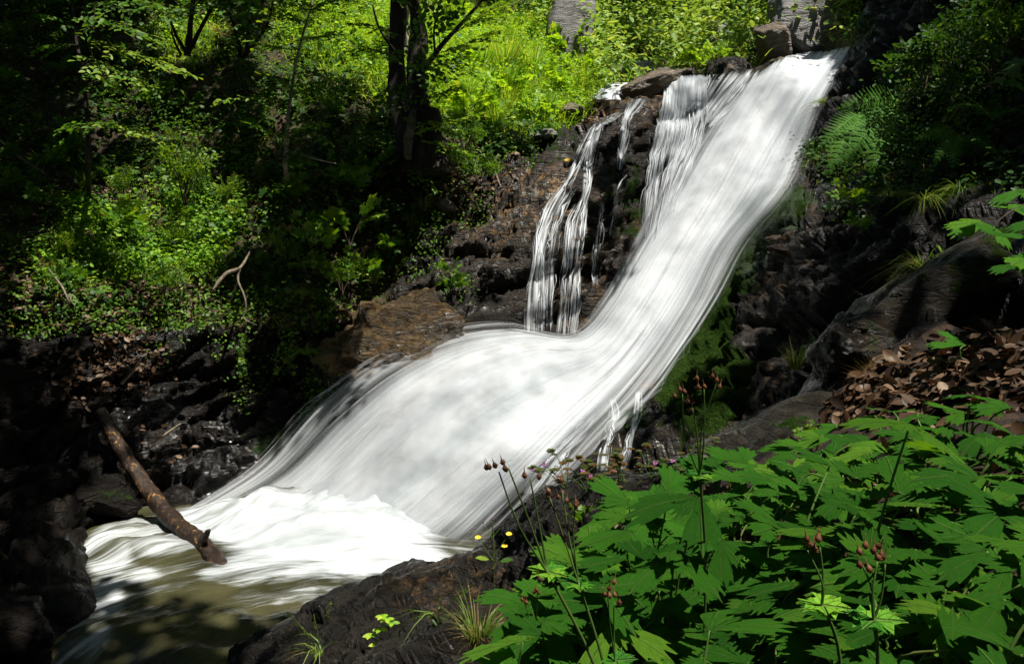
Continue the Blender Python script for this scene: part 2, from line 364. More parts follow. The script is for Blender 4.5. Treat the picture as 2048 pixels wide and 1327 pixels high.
M['bark_pale'] = mat_plain('pale_bark', [(.3, (.08, .065, .05)), (.5, (.25, .21, .17)), (.7, (.45, .4, .34))], 8, .85, .8, (1, 1, .4))
M['twig'] = mat_plain('twig_bark', [(.3, (.02, .014, .009)), (.6, (.06, .042, .026))], 30, .8, .4)
M['deadwood'] = mat_plain('dead_wood', [(.3, (.05, .038, .026)), (.55, (.16, .125, .085)), (.75, (.34, .29, .21))], 14, .75, .8, (1, 1, .4))
M['log'] = mat_plain('wet_log', [(.3, (.006, .004, .003)), (.5, (.028, .015, .008)), (.6, (.05, .026, .012)), (.66, (.38, .2, .05))], 16, .42, 1.0, (1, 1, 1), .4)

# ------------------------------------------------------------------ the lie of the land: depths of the gorge sides, falls and pool bed
CA = [(-320, -260, 14.5), (-320, 300, 9.4), (-320, 700, 7), (-320, 1100, 5.3), (-320, 1420, 4.2),
 (0, 0, 12.5), (0, 200, 10.6), (0, 420, 9), (0, 620, 7.8), (0, 760, 7.3), (0, 900, 6.7), (0, 1100, 5.8), (0, 1250, 4.95), (0, 1420, 4.3), (120, 1420, 4.7),
 (200, -200, 15), (200, 0, 12.8), (200, 250, 10.8), (200, 450, 9.3), (200, 600, 8.2), (200, 700, 7.9), (200, 850, 7.8), (200, 950, 7.3), (100, 1000, 6.7), (150, 1080, 6.4), (175, 1190, 5.45), (100, 1290, 5.0), (30, 1240, 4.95), (-60, 1300, 4.55), (150, 1330, 5.0), (40, 1340, 4.75), (230, 1270, 5.5),
 (420, -200, 15.5), (420, 60, 12.4), (420, 300, 10.4), (420, 480, 9.4), (420, 640, 8.5), (400, 780, 8.2), (380, 900, 8.0), (330, 1000, 7.55), (450, 960, 7.9),
 (240, 1120, 7.0), (400, 1110, 7.3), (300, 1220, 6.2), (550, 1180, 7.0), (300, 1330, 5.4), (550, 1320, 5.8), (800, 1180, 7.0), (850, 1300, 6.4),
 (620, -200, 17), (620, 80, 12.6), (600, 300, 10.1), (600, 460, 9.2), (600, 620, 8.6), (600, 780, 8.3), (600, 880, 8.1), (700, 640, 8.9),
 (850, -200, 20), (760, 100, 12.4), (850, 120, 11.8), (850, 330, 9.9), (760, 330, 9.8), (850, 480, 9.4), (800, 580, 9.1), (900, 600, 9.1),
 (950, 280, 10.7), (1000, 150, 13), (930, 50, 15.5), (1080, 250, 11.6), (1100, 180, 13.2), (1170, 205, 12.6), (1100, 80, 17), (1200, 120, 17), (1150, 20, 20), (1250, -100, 26), (1300, 60, 22), (1300, 135, 16.5), (1250, 165, 14), (1450, 50, 20), (1440, 110, 15.5), (1450, -200, 27), (1600, 50, 14.6), (1600, 100, 13.4), (1700, 30, 12.7), (1650, -200, 16),
 (1200, 208, 11.8), (1290, 186, 11.9), (1370, 152, 12.1), (1450, 140, 12.3), (1560, 122, 12.4), (1690, 96, 12.0),
 (1080, 285, 10.9), (1150, 300, 10.9), (1250, 330, 10.6), (1180, 400, 10.2), (1000, 350, 10.3), (950, 450, 9.7), (1100, 550, 9.5), (1200, 560, 9.7), (1100, 650, 9.3), (1000, 640, 9.1), (1130, 690, 9.0),
 (1350, 300, 11.15), (1500, 250, 11.5), (1420, 200, 11.8), (1480, 190, 11.95), (1550, 200, 11.8), (1620, 150, 12.0), (1450, 310, 11.1), (1380, 230, 11.6), (1330, 225, 11.5), (1570, 300, 11.2), (1400, 400, 10.6), (1320, 550, 9.8), (1260, 660, 9.2),
 (1000, 690, 8.75), (850, 740, 8.4), (720, 820, 8.1), (650, 920, 8.0), (850, 900, 7.75), (1000, 850, 7.95), (1120, 800, 8.4), (560, 980, 7.95), (700, 1030, 7.4), (850, 1050, 7.2), (950, 1000, 7.25), (700, 1110, 7.1),
 (1000, 1060, 6.9), (1090, 960, 7.1), (1180, 860, 7.8), (1220, 930, 7.2), (950, 1120, 6.7),
 (1480, 425, 10.3), (1440, 540, 9.5), (1400, 640, 9.0), (1330, 720, 8.6), (1300, 850, 7.8), (1330, 930, 7.0),
 (1550, 440, 9.0), (1570, 560, 8.3), (1650, 430, 8.3), (1500, 700, 7.9), (1600, 760, 7), (1700, 600, 7), (1800, 480, 6.9), (1700, 720, 6.2),
 (1620, 260, 11), (1660, 180, 11.3), (1760, 90, 10.9), (1750, 250, 9.7), (1660, 350, 9.8), (1850, 150, 9.2), (1900, 300, 7.9), (2000, 200, 7.2), (2048, 350, 6.4), (2048, 0, 8), (1900, 0, 9.7), (1800, -200, 11), (1950, 450, 6.2), (2370, 300, 4.6), (2370, -260, 6), (2200, 600, 5),
 (1800, 800, 6), (1600, 1000, 6.2), (2370, 800, 4.8), (1200, 1200, 6.4), (1100, 1420, 6), (2370, 1420, 5), (1700, 1420, 5.6)]
fA = tps(CA)
STEP = 5
gx = np.arange(-320, 2371, STEP); gy = np.arange(-260, 1421, STEP)
PX, PY = np.meshgrid(gx.astype(float), gy.astype(float))
DA = fA(PX, PY); PA = W(PX, PY, DA)
def gridnormal(P):
    a = np.gradient(P, axis=1); b = np.gradient(P, axis=0); return nrm(np.cross(b, a))
NA = gridnormal(PA)
if (NA * (CAM - PA)).sum(-1).mean() < 0: NA = -NA

# region outlines in the photograph decide which surface a patch of land belongs to
R_FAR = [(1205, 205), (1300, 178), (1370, 146), (1450, 136), (1560, 118), (1700, 92), (1760, -300), (1120, -300), (1050, 60), (1180, 150)]
R_ROCK = [(1205, 205), (1080, 283), (980, 335), (880, 420), (800, 520), (770, 640), (650, 660), (640, 800), (560, 900), (480, 960), (420, 1030), (400, 1420), (1500, 1420), (1560, 800), (1640, 420), (1600, 330), (1620, 200), (1700, 92), (1560, 118), (1450, 136), (1370, 146), (1300, 178)]
R_BANK = [(-400, 600), (0, 605), (150, 625), (330, 640), (480, 660), (650, 660), (640, 800), (560, 900), (480, 960), (420, 1030), (400, 1420), (-400, 1420)]
mFar = inpoly(PX, PY, R_FAR); mRock = inpoly(PX, PY, R_ROCK) & ~mFar; mBank = inpoly(PX, PY, R_BANK) & ~mRock & ~mFar
mCliff = ~mFar & ~mRock & ~mBank & (PX > 1400); mHill = ~mFar & ~mRock & ~mBank & ~mCliff
def soft(m, k=6):
    a = m.astype(float)
    for _ in range(k):
        a = (a + np.roll(a, 1, 0) + np.roll(a, -1, 0) + np.roll(a, 1, 1) + np.roll(a, -1, 1)) / 5
    return a
hard = soft(mRock | mCliff | mBank)
# ------------------------------------------------------------------ the courses of the water (photograph pixels, top to bottom)
S = [[(1470, 190), (1395, 270), (1322, 390), (1262, 500), (1204, 603), (1138, 668), (1010, 652), (880, 668), (740, 722), (620, 812), (500, 935), (350, 1032)],
     [(1500, 160), (1425, 265), (1352, 390), (1290, 500), (1230, 605), (1158, 676), (1040, 668), (915, 688), (790, 748), (680, 840), (570, 950), (420, 1036)],
     [(1560, 118), (1465, 270), (1400, 390), (1330, 500), (1266, 605), (1195, 690), (1090, 706), (975, 750), (860, 828), (760, 915), (660, 1000), (540, 1062)],
     [(1610, 105), (1510, 260), (1440, 380), (1365, 500), (1300, 605), (1226, 702), (1130, 770), (1030, 850), (930, 935), (850, 1005), (780, 1062), (700, 1105)],
     [(1655, 102), (1560, 245), (1482, 380), (1400, 500), (1335, 605), (1266, 702), (1190, 782), (1100, 872), (1010, 962), (930, 1040), (870, 1090), (825, 1125)],
     [(1690, 94), (1605, 215), (1532, 370), (1440, 490), (1385, 600), (1322, 700), (1250, 792), (1172, 872), (1092, 962), (1022, 1035), (970, 1075), (925, 1108)],
     [(1708, 92), (1648, 222), (1590, 372), (1500, 482), (1440, 590), (1375, 690), (1300, 795), (1212, 880), (1130, 958), (1062, 1022), (1005, 1060), (950, 1104)]]
DENS = [[.05, .08, .15, .22, .28, .3, .22, .15, .15, .15, .2, .4], [.6, .6, .65, .75, .8, .85, .85, .75, .68, .65, .7, .85], [1.2, 1.3, 1.4, 1.5, 1.5, 1.5, 1.5, 1.4, 1.25, 1.15, 1.15, 1.25], [1.5, 1.5, 1.6, 1.6, 1.6, 1.6, 1.6, 1.5, 1.35, 1.25, 1.2, 1.3],
        [1.5, 1.5, 1.5, 1.4, 1.3, 1.25, 1.15, .98, .84, .7, .62, .68], [1.0, .9, .8, .72, .7, .6, .5, .42, .36, .32, .32, .4], [.1, .12, .15, .12, .16, .14, .14, .15, .16, .18, .2, .3]]
S = np.array(S, float); DENS = np.array(DENS)
OFF = np.array([[.07] * 12, [.14] * 12, [.34] * 12, [.36] * 12, [.3] * 12, [.15] * 12, [.06] * 12])
def course(S, DENS, OFF, ns, nu, ext=0.0):
    t = np.linspace(0, S.shape[1] - 1, ns); u = np.linspace(-ext, 1 + ext, nu)
    A = np.concatenate([S, DENS[..., None], OFF[..., None]], -1)
    along = np.stack([cr(A[k], t) for k in range(len(A))])            # k, ns, 4
    ku = np.clip(u, 0, 1) * (len(A) - 1)
    G = np.stack([cr(along[:, i], ku) for i in range(ns)])            # ns, nu, 4
    over = np.where(u < 0, u, np.where(u > 1, u - 1, 0))
    edge = np.where(over[None, :, None] < 0, (G[:, 1:2, :2] - G[:, :1, :2]), (G[:, -1:, :2] - G[:, -2:-1, :2])) * (nu - 1)
    G[:, :, :2] += edge * np.abs(over)[None, :, None] * np.where(over < 0, -1, 1)[None, :, None]
    return G, t, u
# where the water runs, the rock is worn smooth
wm = np.zeros(PX.shape)
Gm, _, _ = course(S, DENS, OFF, 120, 60)
ix = np.clip(((Gm[..., 0] - gx[0]) / STEP).round().astype(int), 0, len(gx) - 1); iy = np.clip(((Gm[..., 1] - gy[0]) / STEP).round().astype(int), 0, len(gy) - 1)
wm[iy, ix] = 1; wm = np.clip(soft(wm, 16) * 5, 0, 1)

q = PA @ nrm(np.array([[-.48, .2, .85]]))[0]
al = PA - q[..., None] * nrm(np.array([-.48, .2, .85]))
strat = ridged(np.stack([al[..., 0] * .8, al[..., 1] * .8, q * 3.4 + .4 * noise3(PA * 1.3)], -1), 4, .55)
step = (q * 2.6 + .5 * noise3(PA * .9)) % 1.0
bc = np.stack([al[..., 0] * 1.1, al[..., 1] * 1.1, q * 2.6], -1)
rockd = .17 * blocks(bc) + .075 * blocks(bc * 2.7 + 5, 3) + .03 * blocks(bc * 6.5 + 9, 7) + .05 * strat + .1 * fbm(PA * 1.0, 3) + .012 * ridged(PA * 9, 3)
soild = .12 * fbm(PA * 1.6, 4) + .03 * fbm(PA * 9, 2)
disp = hard * rockd * (1 - .92 * wm) + (1 - hard) * soild
disp *= np.where(mFar, 1.8, 1) * (1 - .85 * blobs(PX, PY, [(190, 1240, 190, 170, 1)]))
PAd = PA + NA * disp[..., None]
NAd = gridnormal(PAd); NAd *= np.sign((NAd * (CAM - PAd)).sum(-1, keepdims=True))
def atA(px, py, arr=None):
    arr = PAd if arr is None else arr
    px = np.asarray(px, float); py = np.asarray(py, float)
    fx = np.clip((px - gx[0]) / STEP, 0, len(gx) - 1.001); fy = np.clip((py - gy[0]) / STEP, 0, len(gy) - 1.001)
    i = fx.astype(int); j = fy.astype(int); a = (fx - i)[..., None]; b = (fy - j)[..., None]
    return (arr[j, i] * (1 - a) + arr[j, i + 1] * a) * (1 - b) + (arr[j + 1, i] * (1 - a) + arr[j + 1, i + 1] * a) * b
ffa = np.arange(PX.size).reshape(PX.shape); ffa = np.stack([ffa[:-1, :-1], ffa[1:, :-1], ffa[1:, 1:], ffa[:-1, 1:]], -1).reshape(-1, 4)
BVHA = BVHTree.FromPolygons(PAd.reshape(-1, 3).tolist(), ffa.tolist())
zx = np.arange(-120, 2181, 5.0); zy = np.arange(-100, 1401, 5.0); ZX, ZY = np.meshgrid(zx, zy)
rays = W(ZX, ZY, np.ones_like(ZX)) - CAM; Zb = np.full(ZX.size, np.nan); c0 = Vector(CAM)
for k, rv in enumerate(rays.reshape(-1, 3).tolist()):
    h = BVHA.ray_cast(c0, Vector(rv))
    if h[0] is not None: Zb[k] = (np.array(h[0]) - CAM) @ FW
Zb = Zb.reshape(ZX.shape); Zb = np.where(np.isnan(Zb), fA(ZX, ZY), Zb)
def zA(px, py):                                # depth of the land actually seen at a pixel
    fx = np.clip((np.asarray(px, float) - zx[0]) / 5, 0, len(zx) - 1.001); fy = np.clip((np.asarray(py, float) - zy[0]) / 5, 0, len(zy) - 1.001)
    i = fx.astype(int); j = fy.astype(int); a = fx - i; c = fy - j
    return (Zb[j, i] * (1 - a) + Zb[j, i + 1] * a) * (1 - c) + (Zb[j + 1, i] * (1 - a) + Zb[j + 1, i + 1] * a) * c
def seen(px, py): return W(px, py, zA(px, py))
moss = blobs(PX, PY, [(1480, 490, 85, 120, 1), (1400, 760, 110, 130, .75), (1550, 420, 90, 55, .9), (1420, 640, 60, 60, .9), (1250, 850, 70, 60, .6), (1250, 400, 60, 110, .5), (1190, 480, 50, 140, .4), (1250, 600, 50, 60, .6), (640, 800, 60, 120, .5), (600, 880, 120, 60, .55), (210, 990, 50, 40, .5), (1100, 290, 90, 40, .5), (1330, 250, 60, 60, .35), (1400, 880, 160, 60, .45)])
ochre = blobs(PX, PY, [(1090, 400, 110, 80, .9), (1150, 560, 60, 120, .7), (980, 450, 90, 70, .6), (1540, 520, 70, 80, .5), (1600, 500, 90, 100, .35), (1290, 740, 80, 40, .9), (1270, 480, 60, 60, .5), (1390, 610, 60, 40, .9), (1500, 760, 120, 60, .5), (1250, 215, 110, 40, .8)])
lichen = blobs(PX, PY, [(1780, 90, 130, 130, .8), (1770, 220, 100, 60, .4), (1050, 420, 90, 60, .5)])
wet = blobs(PX, PY, [(260, 810, 110, 70, 1), (420, 900, 140, 60, .9), (440, 960, 90, 50, 1), (620, 740, 60, 60, .5), (40, 1290, 80, 70, .9), (1560, 500, 110, 90, .5), (1680, 400, 60, 40, .6), (1580, 400, 60, 40, .5), (300, 690, 80, 40, .6)])
fidx = lambda m: np.argwhere(m[:-1, :-1])
nx = len(gx); vid = np.arange(PX.size).reshape(PX.shape)
def land(name, m, mat):
    ij = fidx(m); f = np.stack([vid[ij[:, 0], ij[:, 1]], vid[ij[:, 0] + 1, ij[:, 1]], vid[ij[:, 0] + 1, ij[:, 1] + 1], vid[ij[:, 0], ij[:, 1] + 1]], 1)
    used, inv = np.unique(f.ravel(), return_inverse=True)
    o = mk(name, PAd.reshape(-1, 3)[used], [inv.reshape(-1, 4)], mat, None, {'moss': moss.ravel()[used], 'ochre': ochre.ravel()[used], 'lichen': lichen.ravel()[used], 'wet': wet.ravel()[used]})
    return tag(o, kind='structure')
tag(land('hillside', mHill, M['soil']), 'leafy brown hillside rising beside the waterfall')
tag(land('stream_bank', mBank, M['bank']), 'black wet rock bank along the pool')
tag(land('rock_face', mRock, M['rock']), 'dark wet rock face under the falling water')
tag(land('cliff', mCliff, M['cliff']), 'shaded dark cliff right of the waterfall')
tag(land('far_hillside', mFar, M['farsoil']), 'sunlit hillside above the top of the fall')

# ------------------------------------------------------------------ near bank: rock ledge and forest floor
SIL = np.array([(300, 1500), (380, 1420), (440, 1342), (470, 1292), (520, 1262), (570, 1240), (640, 1197), (700, 1166), (770, 1143), (840, 1130), (900, 1120), (950, 1098), (1000, 1056), (1050, 1008), (1090, 968), (1180, 948), (1300, 930), (1380, 905), (1440, 880), (1530, 845), (1620, 800), (1650, 760), (1690, 690), (1740, 622), (1800, 572), (1880, 520), (1960, 480), (2048, 440), (2200, 380), (2450, 320)], float)
ysil = lambda x: np.interp(x, SIL[:, 0], SIL[:, 1])
CB = [(x, float(ysil(x)), d) for x, d in ((300, 4.5), (380, 4.5), (470, 4.45), (570, 4.35), (700, 4.25), (840, 4.1), (950, 3.9), (1090, 3.45), (1300, 3.15), (1440, 3.0), (1620, 3.05), (1690, 3.2), (1740, 3.3), (1880, 3.3), (2048, 3.2), (2450, 2.9))]
CB += [(300, 1560, 4.2), (500, 1400, 3.9), (700, 1327, 3.35), (850, 1240, 3.45), (1024, 1327, 2.45), (1024, 1180, 3.1), (1200, 1050, 2.7), (1300, 1327, 1.75), (300, 2400, 1.7), (1024, 2400, .85), (1700, 2400, .55), (2450, 2400, .42), (1500, 1327, 1.55), (1480, 1050, 2.2), (1700, 1000, 1.9), (1700, 1327, 1.25), (2048, 1327, 1.0), (2048, 1000, 1.5), (1800, 850, 2.35), (2048, 850, 1.95), (2048, 700, 2.5), (1900, 720, 2.65), (1740, 790, 2.75), (1880, 600, 3.15), (2048, 560, 3.0), (1980, 620, 2.95), (2450, 600, 2.5), (2450, 1000, 1.3), (2450, 1560, .8), (1700, 1560, 1.0), (1100, 1560, 1.65), (700, 1560, 2.5), (1680, 800, 2.9)]
fB = tps(CB)
bx = np.arange(300, 2451, 5.0); YBOT = 2400.0; NBT = 220; bt = np.linspace(0, 1, NBT)
BX, BT = np.meshgrid(bx, bt); BY = ysil(BX) + (YBOT - ysil(BX)) * BT
PB = W(BX, BY, fB(BX, BY)); NB = gridnormal(PB); NB *= np.sign((NB * (CAM - PB)).sum(-1, keepdims=True))
qb = PB @ nrm(np.array([-.55, .1, .83])); ab = PB - qb[..., None] * nrm(np.array([-.55, .1, .83]))
sb = ridged(np.stack([ab[..., 0] * 1.2, ab[..., 1] * 1.2, qb * 7], -1), 4, .55)
R_FLOOR = [(1560, 905), (1640, 815), (1700, 770), (1790, 705), (1900, 655), (2048, 620), (2450, 600), (2450, 2500), (1120, 2500), (1150, 1200), (1250, 1080), (1380, 990)]
mFloor = inpoly(BX, BY, R_FLOOR); fl = soft(mFloor, 5)
stB = (qb * 4.2 + .6 * noise3(PB * 1.5)) % 1
db = (1 - fl) * (.06 * blocks(np.stack([ab[..., 0] * 2.2, ab[..., 1] * 2.2, qb * 6], -1)) + .025 * blocks(np.stack([ab[..., 0] * 6, ab[..., 1] * 6, qb * 16], -1), 3) + .02 * sb + .05 * fbm(PB * 2.4, 3) + .008 * ridged(PB * 16, 3)) + fl * (.03 * fbm(PB * 3, 4))
db += .09 * blobs(BX, BY, [(1830, 590, 190, 60, 1), (1960, 510, 160, 60, 1)]) - .12 * blobs(BX, BY, [(1950, 620, 120, 35, 1)])
PBd = PB + NB * (db * np.minimum(1, BT * 14 + .35))[..., None]
NBd = gridnormal(PBd); NBd *= np.sign((NBd * (CAM - PBd)).sum(-1, keepdims=True))
def atB(px, py, arr=None):
    arr = PBd if arr is None else arr
    px = np.asarray(px, float); py = np.asarray(py, float); t = (py - ysil(px)) / (YBOT - ysil(px))
    fx = np.clip((px - 300) / 5, 0, len(bx) - 1.001); fy = np.clip(t * (NBT - 1), 0, NBT - 1.01); i = fx.astype(int); j = fy.astype(int); a = (fx - i)[..., None]; b = (fy - j)[..., None]
    return (arr[j, i] * (1 - a) + arr[j, i + 1] * a) * (1 - b) + (arr[j + 1, i] * (1 - a) + arr[j + 1, i + 1] * a) * b
# the crest rolls over and drops away to the stream behind it
sk = []
e0 = PBd[0]; nb = len(bx)
for k in range(1, 9):
    s = k / 8
    sk.append(e0 + np.stack([-.25 * s + 0 * bx, .9 * s + 0 * bx, -(.1 * s + 2.2 * s * s) + 0 * bx], 1) + .06 * fbm(e0 * 3 + k, 3)[:, None])
SKV = np.stack(sk[::-1]); VB = np.concatenate([SKV, PBd]); nr = VB.shape[0]
vb = np.arange(nr * nb).reshape(nr, nb); mfl = np.zeros((nr, nb), bool); mfl[8:] = mFloor
mossB = np.zeros((nr, nb)); mossB[8:] = blobs(BX, BY, [(1830, 560, 120, 50, .55), (1960, 490, 110, 60, .7), (1560, 850, 110, 25, .6), (1750, 660, 60, 40, .4), (800, 1160, 150, 30, .3)])
lichB = np.zeros((nr, nb)); lichB[8:] = blobs(BX, BY, [(1800, 610, 120, 50, .6), (1700, 700, 60, 40, .6), (1500, 870, 90, 30, .3)])
ochB = np.zeros((nr, nb)); ochB[8:] = blobs(BX, BY, [(1850, 570, 160, 70, .7), (1040, 1290, 60, 60, .8), (950, 1200, 150, 90, .35)])
def landB(name, m, mat):
    ij = np.argwhere(m[:-1, :-1]); f = np.stack([vb[ij[:, 0], ij[:, 1]], vb[ij[:, 0] + 1, ij[:, 1]], vb[ij[:, 0] + 1, ij[:, 1] + 1], vb[ij[:, 0], ij[:, 1] + 1]], 1)
    used, inv = np.unique(f.ravel(), return_inverse=True)
    return tag(mk(name, VB.reshape(-1, 3)[used], [inv.reshape(-1, 4)], mat, None, {'moss': mossB.ravel()[used], 'ochre': ochB.ravel()[used], 'lichen': lichB.ravel()[used]}), kind='structure')
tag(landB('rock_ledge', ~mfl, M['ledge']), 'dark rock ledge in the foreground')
tag(landB('forest_floor', mfl, M['floor']), 'steep forest floor under the geraniums')
ffb = np.stack([vb[:-1, :-1], vb[1:, :-1], vb[1:, 1:], vb[:-1, 1:]], -1).reshape(-1, 4)
BVHB = BVHTree.FromPolygons([tuple(v) for v in VB.reshape(-1, 3)], [tuple(int(i) for i in f) for f in ffb])

# ------------------------------------------------------------------ falling water
def sheet(mb, G, t, u, base, rel=.02, seed=0, dens=1.0, lift=0.0, uo=0.0):
    """a mesh over a course; follows the rock at its own offset"""
    ns, nu = G.shape[:2]
    d = base(G[..., 0], G[..., 1]) - G[..., 3] - lift
    tt = np.broadcast_to(t[:, None], (ns, nu)); uu = np.broadcast_to(u[None], (ns, nu))
    d = d - rel * fbm(np.stack([uu * 6, tt * .4, np.full_like(tt, seed)], -1), 2)
    P = W(G[..., 0], G[..., 1], d)
    fade = np.minimum(1, np.minimum(tt - t[0], t[-1] - tt) * 3 + .35)
    eo = np.where(uu < 0, 1 + uu / max(1e-6, -u[0]) if u[0] < 0 else 1, np.where(uu > 1, 1 - (uu - 1) / max(1e-6, u[-1] - 1) if u[-1] > 1 else 1, 1))
    D = G[..., 2] * dens * fade * (.25 + .75 * eo)
    v = np.arange(ns * nu).reshape(ns, nu); F = np.stack([v[:-1, :-1], v[1:, :-1], v[1:, 1:], v[:-1, 1:]], -1).reshape(-1, 4)
    mb.add(P.reshape(-1, 3), [F], D.ravel(), np.stack([uu + uo, tt * .1 + seed], -1).reshape(-1, 2)); return P
def strands(mb, P, D, n, wid=(.004, .01), lift=.08, edge=.5, length=(.15, .5), dens=(.45, .85)):
    """fine threads of water lying just off the sheet"""
    ns, nu = P.shape[:2]; nv = gridnormal(P); nv *= np.sign((nv * (CAM - P)).sum(-1, keepdims=True))
    for _ in range(n):
        L = rng.uniform(*length) * ns; s0 = rng.uniform(0, max(1, ns - L)); k = max(6, int(L / 3))
        u0 = rng.random()
        if rng.random() < edge: u0 = rng.beta(.35, .35)
        s = np.linspace(s0, min(ns - 1.01, s0 + L), k); uu = np.clip(u0 + (s - s0) / ns * rng.normal(0, .08), 0, .999) * (nu - 1)
        i = s.astype(int); j = np.minimum(uu.astype(int), nu - 2); a = (s - i)[:, None]; b = (uu - j)[:, None]; i2 = np.minimum(i + 1, ns - 1)
        f = lambda X: (X[i, j] * (1 - b) + X[i, j + 1] * b) * (1 - a) + (X[i2, j] * (1 - b) + X[i2, j + 1] * b) * a
        c = f(P); nn = f(nv); t = np.linspace(0, 1, k)[:, None]
        c = c + nn * (rng.uniform(.0, lift) * (.3 + np.sin(np.pi * t) * .7))
        side = nrm(np.cross(np.gradient(c, axis=0), nn)); w = rng.uniform(*wid) * (.15 + np.sin(np.pi * t ** .8))
        V = np.stack([c - side * w, c + side * w], 1).reshape(-1, 3); m = np.arange(k - 1)
        F = np.stack([2 * m, 2 * m + 1, 2 * m + 3, 2 * m + 2], 1)
        dd = np.repeat(rng.uniform(*dens) * np.sin(np.pi * t[:, 0]) ** .5, 2)
        mb.add(V, [F], dd, np.stack([np.full(2 * k, rng.random() * 50), np.repeat(s / ns, 2)], 1))
def buildwater(name, mb, mat):
    F = [np.concatenate(f) for f in (mb.F4, mb.F3) if f]
    return tag(mk(name, np.concatenate(mb.V), F, mat, None, {'dens': np.concatenate(mb.var)}, np.concatenate(mb.uv)), kind='structure')
M['fall'] = mat_water('fall_water', 24, .7, 90, 1.2, .1, 1.15, 1.5)
M['veil'] = mat_water('veil_water', 22, 2.2, 80, 5, .3, 1.0, 1.9)
M['thread'] = mat_water('thread_water', 5, 3.5, 20, 7, .35, 1.05, 1.7)
def zsm(px, py):                               # the land's nearest depth round a pixel, eased along the fall
    d = np.min([zA(px + a, py + c) for a in (-6, 0, 6) for c in (-6, 0, 6)], axis=0)
    for _ in range(3): d[1:-1] = (d[:-2] + d[1:-1] + d[2:]) / 3
    return d
mb = MB()
G, t, u = course(S, DENS, OFF, 190, 150, .0)
P0 = sheet(mb, G, t, u, fA, .03, 0)
G2, t2, u2 = course(S, DENS, OFF, 170, 130, .05)
edgew = np.maximum(1 - sstep(.08, .3, u2), sstep(.55, .85, u2))[None, :]          # thin outer veils only along both edges
G3 = G2.copy(); G3[..., 2] *= edgew * .85; P1 = sheet(mb, G3, t2, u2, fA, .02, 7, .62, .05, .37)
P2 = sheet(mb, G3, t2, u2, fA, .02, 13, .5, .1, .71)
strands(mb, P2, None, 500, (.006, .016), .07, .95, (.1, .35), (.12, .28))
tag(buildwater('waterfall', mb, M['fall']), 'white silky main waterfall fanning out into the pool')
mb = MB()
VE = np.array([[(1330, 163), (1324, 210), (1314, 255), (1303, 305), (1290, 370), (1280, 450)], [(1350, 154), (1345, 205), (1338, 255), (1325, 310), (1308, 385), (1292, 480)], [(1382, 150), (1380, 200), (1372, 250), (1355, 320), (1332, 400), (1305, 520)], [(1415, 150), (1413, 205), (1410, 255), (1390, 320), (1352, 410), (1312, 530)]], float)
VD = np.array([[.6, .5, .62, .5, .45, .35], [1.15, .9, .8, .55, .5, .5], [1.15, .9, .75, .62, .58, .65], [.9, .7, .7, .7, .75, .85]])
Gv, tv, uv_ = course(VE, VD, np.full(VD.shape, .08), 110, 60, .03)
Pv = sheet(mb, Gv, tv, uv_, zsm, .03, 3)
Gv2, tv2, uv2 = course(VE, VD, np.full(VD.shape, .12), 90, 50, .1)
Pv2 = sheet(mb, Gv2, tv2, uv2, zsm, .04, 5, .75, .0, .3)
strands(mb, Pv2, None, 260, (.004, .009), .06, .5, (.15, .5))
UPP = np.array([[(1420, 146), (1400, 190), (1390, 230)], [(1500, 138), (1450, 200), (1410, 250)], [(1520, 140), (1480, 210), (1430, 260)]], float)
Gu, tu, uu_ = course(UPP, np.full((3, 3), .66), np.full((3, 3), .05), 40, 40, .05); strands(mb, sheet(mb, Gu, tu, uu_, zsm, .03, 9), None, 60, (.004, .009), .05, .4)
tag(buildwater('side_cascade', mb, M['veil']), 'broken veil of water over rock steps left of the main fall')
def trickle(mb, pts, w0, w1, dens, n, off=.035):
    p = np.array(pts, float); w = np.linspace(w0, w1, len(p)) * (1 + .25 * np.sin(np.arange(len(p)) * 2.3))
    E = np.stack([p - np.stack([w, 0 * w], 1), p, p + np.stack([w, 0 * w], 1)])
    Dd = np.broadcast_to(np.array([.7, 1, .7])[:, None], (3, len(p))) * dens
    Gt, tt, ut = course(E, Dd, np.full(Dd.shape, off), 90, 14, .1); Pt = sheet(mb, Gt, tt, ut, zsm, .02, rng.random() * 20)
    strands(mb, Pt, None, n, (.003, .007), .06, .3, (.15, .6), (.5, .9))
mb = MB()
trickle(mb, [(1188, 250), (1165, 300), (1145, 350), (1112, 405), (1090, 460), (1074, 530), (1067, 600), (1062, 668)], 8, 17, .62, 40)
trickle(mb, [(1197, 250), (1180, 320), (1170, 390), (1150, 440), (1140, 510), (1130, 590), (1122, 672)], 10, 11, .62, 36)
trickle(mb, [(1150, 372), (1120, 430), (1104, 500), (1098, 570), (1095, 662)], 6, 11, .62, 24)
trickle(mb, [(1172, 385), (1164, 450), (1155, 520), (1152, 600), (1144, 672)], 5, 9, .62, 24)
trickle(mb, [(1205, 400), (1200, 450), (1192, 520), (1190, 575)], 3, 6, .55, 10)
trickle(mb, [(1082, 470), (1086, 540), (1082, 600), (1080, 665)], 5, 8, .58, 16)
trickle(mb, [(1255, 345), (1235, 380), (1228, 430), (1222, 480)], 4, 5, .52, 8)
tag(buildwater('trickling_water', mb, M['thread']), 'thin trickles of water down the dark rock')
mb = MB()
trickle(mb, [(1282, 196), (1268, 215), (1255, 240), (1250, 265), (1243, 300), (1238, 345)], 16, 5, .75, 25)
trickle(mb, [(1240, 225), (1220, 240), (1200, 250), (1190, 262)], 10, 14, .75, 14)
trickle(mb, [(1245, 165), (1232, 176), (1218, 188), (1208, 200)], 26, 30, 1.0, 20, .06)
tag(buildwater('upper_rill', mb, M['thread']), 'small white rill spilling over the lip left of the fall')
mb = MB()
trickle(mb, [(1225, 795), (1232, 830), (1218, 870), (1208, 905), (1203, 945)], 7, 10, .72, 18)
